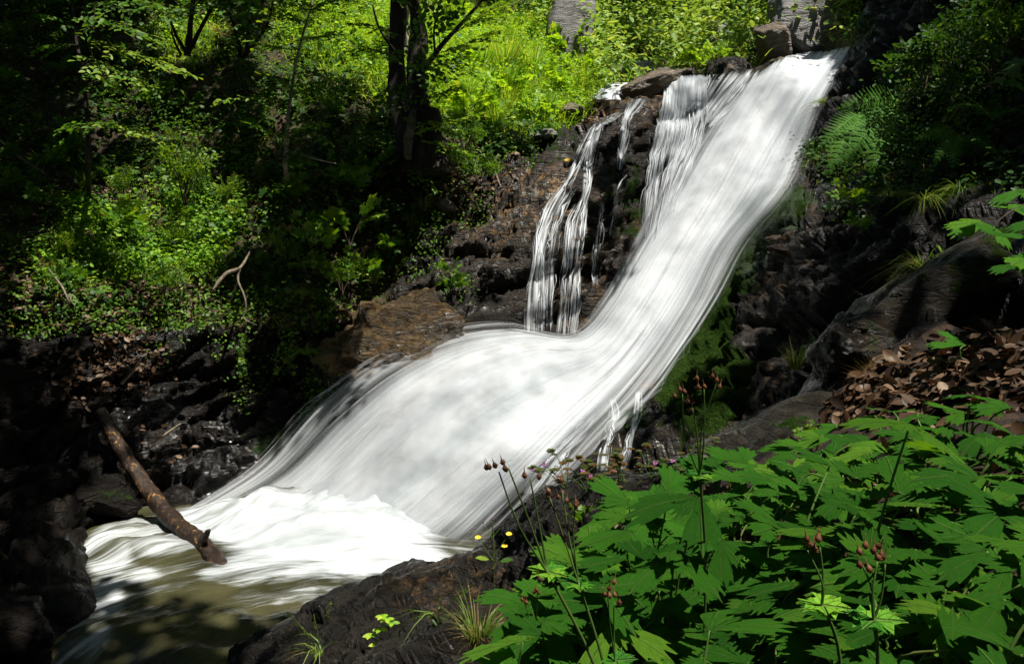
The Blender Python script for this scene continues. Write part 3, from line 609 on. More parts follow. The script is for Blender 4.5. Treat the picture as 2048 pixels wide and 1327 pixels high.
trickle(mb, [(1278, 780), (1275, 830), (1262, 870), (1252, 910), (1246, 945)], 6, 10, .72, 18)
trickle(mb, [(1190, 830), (1160, 870), (1120, 910), (1090, 950), (1060, 990)], 12, 20, .55, 30)
tag(buildwater('lower_rill', mb, M['thread']), 'thin rills of water right of the lower fall')

# pool
def plane(px, py): return 2.2 / (0.08716 - (663.5 - py) / FPX * .99619)
wx = np.arange(-6, 1.6, .03); wy = np.arange(3.6, 8.6, .03); QX, QY = np.meshgrid(wx, wy)
rel = np.stack([QX, QY, np.zeros_like(QX)], -1) - CAM; dd = rel @ FW
QPX = rel[..., 0] / dd * FPX + 1024; QPY = 663.5 - (rel @ UP) / dd * FPX      # where a point of the pool shows in the photograph
foam = blobs(QPX, QPY, [(640, 1065, 250, 62, 1.2), (760, 1115, 150, 45, 1.1), (420, 1050, 120, 45, .85), (320, 1085, 130, 40, .55), (215, 1110, 60, 60, .6), (250, 1150, 90, 30, .5), (560, 1128, 150, 30, .7), (470, 1150, 90, 22, .62), (215, 1185, 40, 60, .55), (150, 1250, 90, 50, .42), (80, 1310, 60, 40, .42), (640, 1165, 140, 25, .4)])
foam = np.maximum(foam, .26 * (QPY < 1230))
cx, cy = W(640, 1420, plane(640, 1420))[:2]
ang = np.arctan2(QY - cy, -(QX - cx)); rad = np.hypot(QX - cx, QY - cy)
mound = blobs(QPX, QPY, [(640, 1040, 240, 50, 1), (300, 1080, 140, 40, .5)])
QZ = .025 * fbm(np.stack([rad * 3.2, ang * 3.5, 0 * rad], -1), 4) + .05 * mound * (1 + 1.5 * fbm(np.stack([QX * 3, QY * 3, 0 * QX], -1), 3)) + .10 * mound
QZ -= .12 * sstep(1230, 1330, QPY) * sstep(420, 150, QPX)
v = np.arange(QX.size).reshape(QX.shape); F = np.stack([v[:-1, :-1], v[:-1, 1:], v[1:, 1:], v[1:, :-1]], -1).reshape(-1, 4)
m, nt, out = newmat('pool_water'); n = N(nt); uv = n.node('ShaderNodeUVMap').outputs[0]
tcw = n.node('ShaderNodeTexCoord').outputs['Object']
s1 = n.noise(n.node('ShaderNodeMapping', inp={'Vector': uv, 'Scale': (6, 2.0, 1)}).outputs[0], 1, 6, .62, .9)
s2 = n.noise(n.node('ShaderNodeMapping', inp={'Vector': uv, 'Scale': (30, 4, 1)}).outputs[0], 1, 4, .6, .4)
fo = n.math('ADD', n.attr('foam'), n.math('MULTIPLY', n.math('SUBTRACT', n.math('ADD', n.math('MULTIPLY', s1, .65), n.math('MULTIPLY', s2, .35)), .5), 2.0))
fo = n.mapr(fo, .25, 1.05)
murk = n.ramp(n.noise(tcw, 2.2, 4, .6), [(.35, (.028, .028, .013)), (.65, (.055, .052, .025))])
col = n.mix(fo, murk, n.mix(n.mapr(s1, .3, .65), (.46, .5, .51), (.67, .715, .75)))
bp = n.node('ShaderNodeBump', inp={'Strength': .35, 'Distance': .05, 'Height': n.math('ADD', s1, n.math('MULTIPLY', s2, .4))})
pw = n.node('ShaderNodeBsdfPrincipled', inp={'Base Color': col, 'Roughness': n.mapr(fo, 0, 1, .18, .9), 'Normal': bp.outputs[0], 'Specular IOR Level': n.mapr(fo, 0, 1, .4, .1)})
n.link(pw.outputs[0], out.inputs[0])
tag(mk('pool_water', np.stack([QX, QY, QZ], -1).reshape(-1, 3), [F], m, None, {'foam': foam.ravel()}, np.stack([rad, ang * 1.2], -1).reshape(-1, 2)), 'foaming olive pool below the fall', kind='structure')
# spray hanging over the foot and the edges of the fall: thin, even drops in the air
m, nt, out = newmat('spray'); n = N(nt)
pv = n.node('ShaderNodeVolumePrincipled', inp={'Color': (.95, .97, 1.0), 'Density': .17, 'Anisotropy': .3}); n.link(pv.outputs[0], out.inputs['Volume'])
th = np.linspace(0, 2 * np.pi, 24, endpoint=False); ph = np.linspace(.05, np.pi - .05, 13); A_, B_ = np.meshgrid(th, ph)
US = np.stack([np.sin(B_) * np.cos(A_), np.sin(B_) * np.sin(A_), np.cos(B_)], -1).reshape(-1, 3)
i_ = np.arange(12)[:, None] * 24; j_ = np.arange(24)[None]; FS = np.stack([i_ + j_, i_ + 24 + j_, i_ + 24 + (j_ + 1) % 24, i_ + (j_ + 1) % 24], -1).reshape(-1, 4)
US = np.vstack([US, [[0, 0, 1], [0, 0, -1]]]); q_ = np.arange(24); k_ = 12 * 24
TS = np.concatenate([np.stack([np.full(24, len(US) - 2), q_, (q_ + 1) % 24], 1), np.stack([np.full(24, len(US) - 1), k_ + (q_ + 1) % 24, k_ + q_], 1)])
for x_, y_, d_, s_ in [(x, y, d, np.array(s) * k) for x, y, d, s in ((660, 1035, 6.85, (.85, .5, .28)), (880, 1065, 6.75, (.6, .4, .25))) for k in (1, .72, .45)]:
    o = mk('spray', US * np.array(s_) , [FS, TS], m); o.location = W(x_, y_, d_); tag(o, 'soft white spray over the foot of the fall', kind='stuff')
# ------------------------------------------------------------------ builders for plants and stones
ZUP = np.array([0, 0, 1.0])
def rot2(v, a):                                # turn horizontal vectors about z
    c, s = np.cos(a), np.sin(a); return np.stack([v[..., 0] * c - v[..., 1] * s, v[..., 0] * s + v[..., 1] * c, v[..., 2]], -1)
def spray(wood, lf, a, b, twigs=11, spread=.3, lsize=.06, sag=.1, r=.006, T=OVAL, var=None, up=(0, -.25, 1), thin=1.0):
    """a flat layered branch: twigs to both sides of a drooping axis, leaves alternating along them"""
    a = np.asarray(a, float); b = np.asarray(b, float); t = np.linspace(0, 1, 9)[:, None]; L = np.linalg.norm(b - a)
    mid = rng.normal(0, .05, 3) * L
    P = a + (b - a) * t - ZUP * sag * L * (t ** 2 - t * .3) + mid * np.sin(np.pi * t)
    if wood is not None: V, F, uvv = tube(P, np.linspace(r, r * .25, 9), 5); wood.add(V, F, .5, uvv)
    ax = nrm(b - a); upv = nrm(np.asarray(up, float) + rng.normal(0, .15, 3)); side = nrm(np.cross(ax, upv)); pn = np.cross(side, ax)
    pos = []; tip = []
    for k in range(twigs):
        tk = (k + rng.uniform(.2, .8)) / twigs * .95 + .05; s = 1 if k % 2 else -1
        p0 = cr(P, np.array([tk * 8]))[0]; dr = nrm(ax * rng.uniform(.55, .9) + side * s * rng.uniform(.6, 1) + pn * rng.normal(0, .12))
        ln = spread * (1.05 - .75 * tk) * rng.uniform(.6, 1.15)
        m = max(2, int(ln / (lsize * .55))); tt = (np.arange(m) + .6) / m
        q = p0 + dr * (ln * tt)[:, None] - ZUP * (.22 * ln * tt ** 2)[:, None]
        if wood is not None and ln > .08:
            V, F, uvv = tube(np.vstack([p0, q]), np.linspace(r * .4, r * .15, m + 1), 4); wood.add(V, F, .5, uvv)
        sd = np.cross(dr, pn); alt = np.where(np.arange(m) % 2, 1, -1)[:, None]
        pos.append(q); tip.append(nrm(dr * .7 + sd * alt * .75 + rng.normal(0, .18, (m, 3)) - ZUP * .15))
    m = int(L / (lsize * .7)); tt = np.linspace(.25, 1, max(2, m)); q = cr(P, tt * 8); alt = np.where(np.arange(len(q)) % 2, 1, -1)[:, None]
    pos.append(q); tip.append(nrm(ax * .7 + side * alt * .8 + rng.normal(0, .2, q.shape)))
    pos = np.concatenate(pos); tip = np.concatenate(tip); keep = rng.random(len(pos)) < thin; pos = pos[keep]; tip = tip[keep]; n_ = len(pos)
    vv = np.clip((.5 if var is None else var) + rng.normal(0, .2, n_), 0, 1)
    leaves(lf, T, pos, tip, pn + rng.normal(0, .3, (n_, 3)), lsize * rng.uniform(.65, 1.2, n_), vv)
def limb(mb, pts, r, sides=9, rough=.3, k=6, seed=0):
    pts = np.asarray(pts, float); t = np.linspace(0, len(pts) - 1, (len(pts) - 1) * k + 1); r = np.interp(t, np.arange(len(pts)), r)
    V, F, uvv = tube(cr(pts, t), r, sides, rough, seed); mb.add(V, F, .5, uvv); return mb
def stone(name, px, py, d, size, mat, seed, label, cat, rot=0, facets=9, moss=.0, ochre=.0, lichen=.0, group=None, rough=.16, res=44, tilt=0.0, hmin=.62):
    th = np.linspace(0, 2 * np.pi, res, endpoint=False); ph = np.linspace(.02, np.pi - .02, res // 2)
    A, B = np.meshgrid(th, ph); D = np.stack([np.sin(B) * np.cos(A), np.sin(B) * np.sin(A), np.cos(B)], -1)
    g = np.random.default_rng(seed); pl = nrm(g.normal(size=(facets, 3))); h = g.uniform(hmin, .97, facets)
    dt = D @ pl.T; r = np.min(np.where(dt > .05, h / np.maximum(dt, .05), 9), -1); r = np.minimum(r, 1.15)
    V = D * r[..., None] * np.array(size) / 2
    V = V * (1 + rough * fbm(V * 2.2 / max(size) * 2 + seed, 5) + rough * .35 * ridged(V * np.array([4, 4, 11]) / max(size) + seed, 3))[..., None]
    R = np.array(Matrix.Rotation(rot, 3, 'Z') @ Matrix.Rotation(tilt, 3, 'Y')); V = V.reshape(-1, 3) @ R.T
    n1 = len(ph); i = np.arange(n1 - 1)[:, None] * res; j = np.arange(res)[None]; j2 = (j + 1) % res
    F = np.stack([i + j, i + res + j, i + res + j2, i + j2], -1).reshape(-1, 4)
    cap = [np.concatenate([np.arange(res)])]
    V = np.vstack([V, V[:res].mean(0), V[-res:].mean(0)]); a0 = len(V) - 2
    Tt = np.stack([np.full(res, a0), np.arange(res), (np.arange(res) + 1) % res], 1); e = (n1 - 1) * res
    Tb = np.stack([np.full(res, a0 + 1), e + (np.arange(res) + 1) % res, e + np.arange(res)], 1)
    o = mk(name, V, [F, np.concatenate([Tt, Tb])], mat, None, {'moss': np.full(len(V), moss) * (V[:, 2] > 0), 'ochre': np.full(len(V), ochre), 'lichen': np.full(len(V), lichen)})
    o.location = W(px, py, d); return tag(o, label, cat, group)
def ground(px, py): return atA(px, py)
def depth_of(p): return (p - CAM) @ FW

# geranium leaf: seven toothed lobes round a stalk
def palmate(name, seed, mat, sinus=.42, lob=7, teeth=.12):
    g = np.random.default_rng(seed); per = 18; span = 46 if lob == 7 else 60
    cs = (np.arange(lob) - (lob - 1) / 2) * span; Ls = np.array([1 - .00009 * c * c * .16 * 10 for c in cs]) * g.uniform(.9, 1.08, lob)
    th = []; rr = []; uu = []
    for c, L in zip(cs, Ls):
        x = np.linspace(-1, 1, per, endpoint=False); f = np.abs(x)
        s = sinus + (1 - sinus) * (1 - f ** 3.6) ** .75
        tooth = 1 + teeth * np.cos(x * np.pi * 5) * (1 - .3 * f) + g.normal(0, .018, per)
        th.append(c + x * span / 2 * (1.08 - .1 * f)); rr.append(L * s * tooth); uu.append(x * .5 + .5)
    th = np.radians(np.concatenate(th)); rr = np.concatenate(rr); uu = np.concatenate(uu); n_ = len(th)
    fr = np.array([.0, .2, .42, .62, .8, .92, 1.0]); V = []; UV = []
    bow = g.uniform(-.2, -.03); tw = g.uniform(-.1, .1, 3)
    for f in fr:
        r = rr * f if f > .5 else (rr * .5 + .5 * rr.mean()) * f
        x = np.sin(th) * r; y = np.cos(th) * r; fold = np.abs(uu - .5) * 2
        z = bow * r * r + .07 * r * (fold - .5) * (r > .15) + .03 * np.sin(th * 3 + seed) * r + tw[0] * x * x + tw[1] * x * y + .012 * g.normal(size=n_) * f
        V.append(np.stack([x, y, z], 1)); UV.append(np.stack([uu, np.full(n_, f)], 1))
    V = np.concatenate(V); UV = np.concatenate(UV); i = np.arange(len(fr) - 1)[:, None] * n_; j = np.arange(n_ - 1)[None]
    F = np.stack([i + j, i + n_ + j, i + n_ + j + 1, i + j + 1], -1).reshape(-1, 4)
    o = mk(name, V, [F], mat, None, {'var': np.clip(g.uniform(.3, .7) + g.normal(0, .03, len(V)), 0, 1)}, UV)
    me = o.data; bpy.data.objects.remove(o); return me
GL = [palmate('leaf', s, M['geranium'], sinus=.48 + .02 * (s % 4)) for s in range(16)]
def seedhead(mb, p, s, dirv=(0, 0, 1)):
    """a swollen calyx with a long beak"""
    d = nrm(np.asarray(dirv, float) + rng.normal(0, .25, 3)); t = np.array([0, .12, .28, .42, .5, .7, 1.0])[:, None]
    V, F, uvv = tube(np.asarray(p) + d * t * s, np.array([.06, .16, .19, .13, .05, .03, .008]) * s, 7); mb.add(V, F, rng.uniform(.2, .9), uvv)
    x = nrm(np.cross(d, [.3, .9, .1])); y = np.cross(d, x); a = np.arange(5) * 2 * np.pi / 5
    dv = x * np.cos(a)[:, None] + y * np.sin(a)[:, None]
    leaves(mb, DIAM, np.repeat([np.asarray(p) + d * .06 * s], 5, 0), dv * .9 + d * .5, d, s * .35, rng.random(5), .8)
PROTO = {}
def place(kind, P, size, label, cat, group=None, rz=None, tilt=(0, 0)):
    b = PROTO[kind]
    if not b.get('used'): o = b['root']; b['used'] = True
    else: o = copy_tree(b['root'])
    o.location = P; o.rotation_euler = (tilt[0], tilt[1], rng.uniform(0, 6.28) if rz is None else rz); o.scale = (size,) * 3
    for k in ('group',):
        if k in o: del o[k]
    return tag(o, label, cat, group)
def root_empty(name):
    o = bpy.data.objects.new(name, None); COL.objects.link(o); o.empty_display_size = .1; return o
def proto_bush(key, name, mat, T=OVAL, n_st=7, h=1.0, lsize=.085, sp=.42, var=.5, twigs=9, lean=.55):
    r = root_empty(name); w = MB(); l = MB()
    for k in range(n_st):
        a = k * 2.4 + rng.uniform(-.4, .4); dv = np.array([math.cos(a) * lean, math.sin(a) * lean, 1]) * rng.uniform(.6, 1.05) * h * .95
        p1 = dv * .45 + rng.normal(0, .04, 3); limb(w, [[0, 0, 0], p1, dv * .85], [.012, .008, .004], 5, .1, 3)
        spray(w, l, p1 * .6, dv * 1.0, twigs, sp * h, lsize, .1, .006, T, var, up=dv * .4 + np.array([0, 0, .8]))
        spray(w, l, p1, p1 + nrm(dv * [1.4, 1.4, .4]) * h * .45, twigs - 2, sp * h * .8, lsize, .2, .005, T, var)
    w.build('stem', M['twig'], r); l.build('foliage', mat, r); PROTO[key] = {'root': r}
proto_bush('bush_md', 'shrub', M['leaf_md'])
proto_bush('bush_lt', 'shrub', M['leaf_lt'], LOBED, 6, 1, .12, .4)
proto_bush('bush_dk', 'shrub', M['leaf_dk'], OVAL, 7, 1, .1, .45)
proto_bush('bush_far', 'shrub', M['leaf_far'], OVAL, 7, 1, .1, .45)
proto_bush('bush_up', 'shrub', M['leaf_md'], OVAL, 6, 1.2, .07, .3, .7, 12, .22)
proto_bush('seedling', 'seedling', M['leaf_md'], LOBED, 3, 1, .2, .5, .5, 4, .5)
def proto_tuft(key, name, mat, n_, L, w, droop, lean=.45):
    l = MB(); a = rng.uniform(0, 6.28, n_); rr = rng.random(n_) ** .6 * .12; ln = rng.random(n_) ** .7 * lean
    pos = np.stack([np.cos(a) * rr, np.sin(a) * rr, 0 * a], 1); dv = np.stack([np.cos(a) * ln, np.sin(a) * ln, np.ones(n_)], 1)
    blades(l, pos, dv, L * rng.uniform(.5, 1.1, n_), w, droop * rng.uniform(.4, 1.3, n_)); o = l.build(name, mat); PROTO[key] = {'root': o}
proto_tuft('tuft', 'grass_tuft', M['grass'], 110, 1, .022, .55)
proto_tuft('tuft_lt', 'grass_tuft', M['grass_lt'], 160, 1, .02, .4, .35)
proto_tuft('tuft_dry', 'grass_tuft', M['straw'], 90, 1, .016, .9, .6)
proto_tuft('tuft_hang', 'grass_tuft', M['grass'], 80, 1, .02, 1.5, .9)
# fern: fronds arching from a crown, each with toothed leaflets
def frond_mesh(L=1.0, pairs=15):
    l = MB(); t = np.linspace(0, 1, 12)[:, None]; P = np.concatenate([0 * t, t * L * .93, .38 * L * np.sin(t * 1.9) * 1.0 - .12 * L * t ** 2], 1)
    V, F, uvv = tube(P, np.linspace(.008, .002, 12), 4); l.add(V, F, .9, uvv)
    for k in range(pairs):
        f = .12 + .87 * k / pairs; p = cr(P, np.array([f * 11]))[0]; ax = nrm(cr(P, np.array([min(1, f + .03) * 11]))[0] - p)
        ln = L * .22 * math.sin(math.pi * min(1, (f * .85 + .17))) ** .8 * (1 - .35 * f)
        for s in (-1, 1):
            dv = nrm(np.array([s, 0, -.12]) + ax * .35); m = 12; tt = (np.arange(m) + .3) / m
            q = p + dv * (ln * tt)[:, None]; nn = np.cross(dv, ax) * s
            for e in (-1, 1): leaves(l, DIAM, q, dv * .5 + e * ax * .85, nn, L * .024 * (1.15 - .8 * tt), np.clip(rng.normal(.5, .15, m), 0, 1), 1.1)
    return l
r = root_empty('fern'); fr0 = frond_mesh().build('frond', M['fern'], r)
for k in range(7):
    f = fr0 if k == 0 else fr0.copy()
    if k: COL.objects.link(f); f.parent = r
    f.rotation_euler = (rng.uniform(-.25, .15), rng.uniform(-.15, .15), k * 6.28 / 7 + rng.uniform(-.3, .3)); f.scale = (rng.uniform(.75, 1.1),) * 3
PROTO['fern'] = {'root': r}

# ------------------------------------------------------------------ rocks that stand by themselves
stone('boulder', 803, 727, 8.78, (1.7, .8, 1.3), M['boulder'], 3, 'rounded wet brown boulder at the left edge of the white fall', 'boulder', .2, 30, .2, .9, rough=.2, res=150, hmin=.86)
stone('boulder', 1288, 148, 13.3, (.62, .5, .34), M['greyrock'], 5, 'pale grey boulder sitting just above the lip of the waterfall', 'boulder', .3, 8, 0, .1)
stone('boulder', 1235, 152, 13.6, (.42, .45, .28), M['tanrock'], 8, 'small brown grey boulder left of the pale grey one above the lip', 'boulder', .9, 8, .2, .2)
stone('lip_rock', 1290, 180, 11.9, (1.1, .7, .3), M['tanrock'], 12, 'flat tan rock on the lip between the upper rill and the fall', 'rock', .1, 9, .1, .4, tilt=-.45, res=70)
stone('lip_rock', 1438, 150, 12.25, (.52, .5, .26), M['tanrock'], 15, 'wet tan rock on the lip splitting the two curtains of water', 'rock', .4, 9, .2, .3)
stone('outcrop', 1150, 35, 15.3, (.8, .9, 2.3), M['greyrock'], 21, 'tall pale grey rock outcrop above the bright grassy slope', 'rock', .4, 10, 0, .1, .0, res=80, tilt=.25)
stone('outcrop', 1612, 62, 13.0, (1.55, .8, 1.05), M['greyrock'], 27, 'blue grey cracked rock wall behind the top of the fall', 'rock', .1, 11, .1, .0, .3, res=100, tilt=-.1, rough=.12)
stone('outcrop', 1540, 88, 12.75, (.42, .6, .8), M['tanrock'], 30, 'tan pointed rock left of the blue grey rock wall', 'rock', .4, 9, .1, .2, res=60, tilt=-.3, rough=.1)
stone('outcrop', 1432, 80, 14.6, (.4, .5, .7), M['greyrock'], 33, 'thin grey stone showing through the bushes above the lip', 'rock', .2, 8, .2)
stone('rock', 1150, 378, 10.2, (.34, .3, .26), M['rock'], 39, 'black wet stone between the two thin trickles', 'rock', .3, 8)
stone('rock', 1145, 222, 11.7, (.32, .3, .17), M['tanrock'], 42, 'small pale rock at the grass edge above the trickles', 'rock', .3, 8)
stone('rock', 1092, 270, 11.0, (.34, .3, .12), M['greyrock'], 45, 'flat grey stone lying at the top edge of the rock face', 'rock', .3, 8)
stone('rock', 890, 415, 9.7, (.25, .2, .15), M['tanrock'], 48, 'small lit brown stone at the foot of the grassy slope', 'rock', .5, 8)
stone('rock', 688, 634, 8.85, (.36, .3, .14), M['boulder'], 51, 'low dark stone left of the brown boulder', 'rock', .5, 8)
stone('rock', 205, 995, 7.0, (.55, .5, .42), M['bank'], 54, 'mossy dark boulder at the back of the pool left of the log', 'boulder', .5, 14, .36)
stone('rock', 10, 1262, 4.8, (.45, .5, .4), M['bank'], 57, 'wet black boulder in the bottom corner by the outflow', 'boulder', .5, 8, .0, res=60)
stone('slab', 2022, 745, 2.5, (.17, .05, .12), M['tanrock'], 60, 'flat brown grey stone standing in the dead leaves', 'stone', .2, 7, 0, .2, tilt=.5, rough=.08)
stone('slab', 1690, 712, 3.05, (.045, .04, .055), M['greyrock'], 63, 'small white stone on the mossy ridge', 'stone', .2, 7, 0, 0, 0, rough=.1)
stone('slab', 1525, 872, 2.95, (.55, .3, .12), M['slab'], 66, 'smooth grey slab tilted along the foreground ridge', 'rock', .1, 9, .3, .05, tilt=-.42, rough=.07, res=70)
stone('slab', 1860, 585, 3.12, (.75, .32, .22), M['slab'], 69, 'long mossy boulder on the right bank', 'boulder', .05, 9, .45, .15, .3, tilt=-.6, rough=.14, res=80)
stone('slab', 1690, 700, 3.1, (.3, .3, .2), M['ledge'], 72, 'dark stone at the foot of the long mossy boulder', 'rock', .1, 8, .35, .1, tilt=-.6, res=60)
stone('stone', 1030, 1275, 2.75, (.13, .12, .12), M['tanrock'], 75, 'brown stone beside the dry grass at the bottom edge', 'stone', .5, 7, .1, .3)
stone('stone', 1085, 1292, 2.5, (.05, .05, .03), M['greyrock'], 78, 'small pale pebble under the geranium leaves', 'stone', .5, 7)

# ------------------------------------------------------------------ log in the pool, dead branches, sticks
lp = [W(200, 820, 7.35), W(250, 912, 7.25), W(300, 985, 7.05), W(350, 1045, 6.72), W(408, 1092, 6.4), W(452, 1148, 6.13), W(482, 1196, 6.15)]
lg = empty('log', lp[3], 'wet brown log slanting down into the white pool', 'log')
w = MB(); limb(w, [local(lg, p) for p in lp], [.05, .062, .068, .071, .068, .06, .05], 18, .16, 12); w.build('trunk', M['log'], lg)
w = MB(); k0 = local(lg, W(404, 1088, 6.38)); limb(w, [k0, local(lg, W(413, 1068, 6.3)), local(lg, W(419, 1059, 6.26))], [.04, .026, .01], 8, .3, 4); w.build('branch_stub', M['log'], lg)
def branch(name, chains, mat, label, cat, part='twig'):
    o = empty(name, chains[0][0][0], label, cat); 
    for k, (pts, r) in enumerate(chains):
        w = MB(); limb(w, [local(o, p) for p in pts], r, 7, .25, 7, k); w.build('stem' if k == 0 else part, mat, o)
    return o
f0 = W(480, 535, 8.0)
branch('dead_branch', [([W(505, 490, 8.6), W(495, 512, 8.3), f0, W(455, 545, 7.9), W(440, 560, 7.85), W(426, 580, 7.8)], [.008, .011, .015, .019, .018, .009]),
                       ([f0, W(476, 560, 7.95), W(488, 590, 7.9), W(492, 615, 7.9), W(488, 636, 7.9), W(514, 650, 7.85)], [.012, .01, .009, .008, .006, .002]),
                       ([W(476, 562, 7.95), W(468, 580, 8.0), W(463, 600, 8.05)], [.008, .006, .003])], M['deadwood'], 'bleached forked dead branch hanging over the dark bank', 'branch')
branch('stick', [([W(283, 712, 7.6), W(268, 738, 7.55), W(242, 768, 7.5)], [.007, .012, .016]), ([W(238, 707, 7.7), W(252, 730, 7.6), W(268, 742, 7.55)], [.005, .007, .008])], M['deadwood'], 'broken brown stick lying in dead leaves above the wet slab', 'stick')
branch('stick', [([W(362, 846, 7.85), W(330, 868, 7.7), W(298, 893, 7.5)], [.006, .01, .012])], M['deadwood'], 'thin brown stick behind the log in the pool', 'stick')
branch('stick', [([W(95, 535, 7.9), W(125, 575, 7.75), W(140, 610, 7.6)], [.006, .01, .006]), ([W(142, 590, 7.7), W(138, 610, 7.6), W(122, 622, 7.55)], [.008, .008, .004])], M['deadwood'], 'sunlit pale twigs at the foot of the lit slope', 'stick')
branch('stick', [([W(0, 280, 9.6), W(40, 315, 9.5), W(95, 350, 9.3)], [.012, .016, .008])], M['deadwood'], 'thin fallen branch in the shaded slope at the left edge', 'branch')
branch('stick', [([W(958, 300, 10.4), W(985, 335, 10.2), W(1002, 375, 10.0)], [.008, .012, .008]), ([W(1000, 300, 10.5), W(985, 330, 10.2), W(972, 345, 10.1)], [.006, .008, .005])], M['deadwood'], 'thin grey twig at the left end of the rock face', 'stick')
branch('stick', [([W(1310, 50, 17), W(1370, 45, 16.8), W(1420, 60, 16.5), W(1465, 75, 16.3)], [.012, .016, .012, .006])], M['deadwood'], 'bare curved branch in the bushes above the fall', 'branch')

# ------------------------------------------------------------------ trees
def tree(name, loc, label, cat, trunk, crown, mat, limbs=(), group=None, bark='bark'):
    """trunk: list of (points, radii); limbs likewise; crown: list of spray argument dicts"""
    o = empty(name, loc, label, cat, group)
    for k, (pts, r, *mm) in enumerate(trunk):
        w = MB(); limb(w, [local(o, p) for p in pts], r, 12, .28, 8, k); w.build('trunk', M[mm[0] if mm else bark], o)
    for k, (pts, r, *mm) in enumerate(limbs):
        w = MB(); limb(w, [local(o, p) for p in pts], r, 7, .2, 6, k); w.build('branch', M[mm[0] if mm else bark], o)
    w = MB(); l = MB()
    for c in crown: spray(w, l, local(o, c.pop('a')), local(o, c.pop('b')), **c)
    if l.n: l.build('crown', mat, o)
    if w.n: w.build('twig', M['twig'], o)
    return o
Wp = lambda p: W(*p)
cr1 = [dict(a=W(x, y, d), b=W(x2, y2, d2), twigs=tw, spread=s, lsize=ls, var=v) for x, y, d, x2, y2, d2, tw, s, ls, v in [
    (826, 200, 9.7, 905, 165, 9.2, 10, .42, .085, .6), (830, 150, 9.7, 935, 95, 9.1, 12, .45, .085, .6), (870, 110, 9.5, 1000, 50, 9.0, 12, .45, .085, .65), (905, 70, 9.4, 1010, 0, 9.0, 12, .45, .085, .6),
    (880, 90, 9.4, 870, 10, 9.0, 12, .5, .085, .4), (930, 40, 9.4, 1030, 25, 9.0, 10, .4, .085, .5), (815, 240, 9.6, 905, 250, 9.1, 11, .45, .08, .6), (825, 270, 9.6, 950, 215, 9.0, 13, .5, .08, .65), (830, 300, 9.5, 935, 300, 9.0, 11, .4, .075, .5),
    (800, 130, 9.6, 720, 95, 9.2, 10, .4, .08, .5), (795, 70, 9.7, 700, 40, 9.2, 11, .42, .085, .5), (790, 200, 9.6, 720, 215, 9.2, 10, .4, .08, .45), (800, 160, 9.4, 770, 230, 9.0, 9, .35, .08, .2), (830, 60, 9.3, 860, 170, 8.9, 11, .4, .085, .35),
    (835, 20, 9.3, 760, -40, 9, 11, .45, .085, .4), (850, 0, 9.4, 960, -60, 9, 12, .45, .085, .5), (790, 260, 9.4, 700, 290, 9.0, 10, .4, .075, .3), (810, 330, 9.4, 870, 375, 9.1, 8, .3, .07, .3)]]
tree('forked_tree', atA(835, 335), 'dark forked old tree with a swollen hollow base on the slope', 'tree',
     [([W(835, 350, 9.8), W(828, 300, 9.75), W(812, 250, 9.8), W(797, 190, 9.9), W(793, 120, 10), W(795, 50, 10), W(800, -60, 10)], [.3, .24, .15, .11, .095, .09, .085]),
      ([W(840, 320, 9.8), W(836, 240, 9.75), W(832, 160, 9.75), W(838, 80, 9.8), W(830, 20, 9.8), W(805, -70, 9.8)], [.22, .14, .11, .1, .085, .07])], cr1, M['leaf_md'],
     [([W(836, 155, 9.7), W(880, 95, 9.6), W(925, 45, 9.55), W(975, -10, 9.5)], [.035, .028, .022, .015]), ([W(870, 105, 9.6), W(868, 60, 9.5), W(880, 0, 9.4)], [.015, .012, .008]), ([W(795, 110, 9.9), W(760, 60, 9.8), W(745, 10, 9.7)], [.02, .014, .01])])
stp = empty('tree_stump', W(862, 268, 9.5), 'hollow dark stump with a pale lichened edge beside the forked tree', 'stump')
w = MB(); limb(w, [local(stp, W(*p)) for p in ((858, 345, 9.5), (860, 300, 9.5), (858, 255, 9.5), (852, 222, 9.5))], [.26, .21, .17, .13], 14, .35, 8, 3); w.build('trunk', M['bark'], stp)
w = MB(); limb(w, [local(stp, W(*p)) for p in ((818, 320, 9.35), (816, 280, 9.33), (822, 245, 9.35), (826, 222, 9.4))], [.04, .055, .05, .03], 9, .4, 8, 5); w.build('bark_edge', M['tanrock'], stp)
tree('pale_trunk_tree', atA(800, 90), 'tree trunk behind the forked tree with sunlight put into its pale bark colour', 'tree', [([W(797, 110, 11.6), W(799, 50, 11.6), W(806, -20, 11.6), W(812, -120, 11.6)], [.16, .125, .13, .13])],
     [dict(a=W(805, -40, 11.5), b=W(740, 20, 11), twigs=9, spread=.4, lsize=.09, var=.6), dict(a=W(810, -40, 11.5), b=W(880, 30, 11), twigs=9, spread=.4, lsize=.09, var=.6)], M['leaf_lt'], bark='bark_pale')  # the sun on this stem is put into its pale bark colour
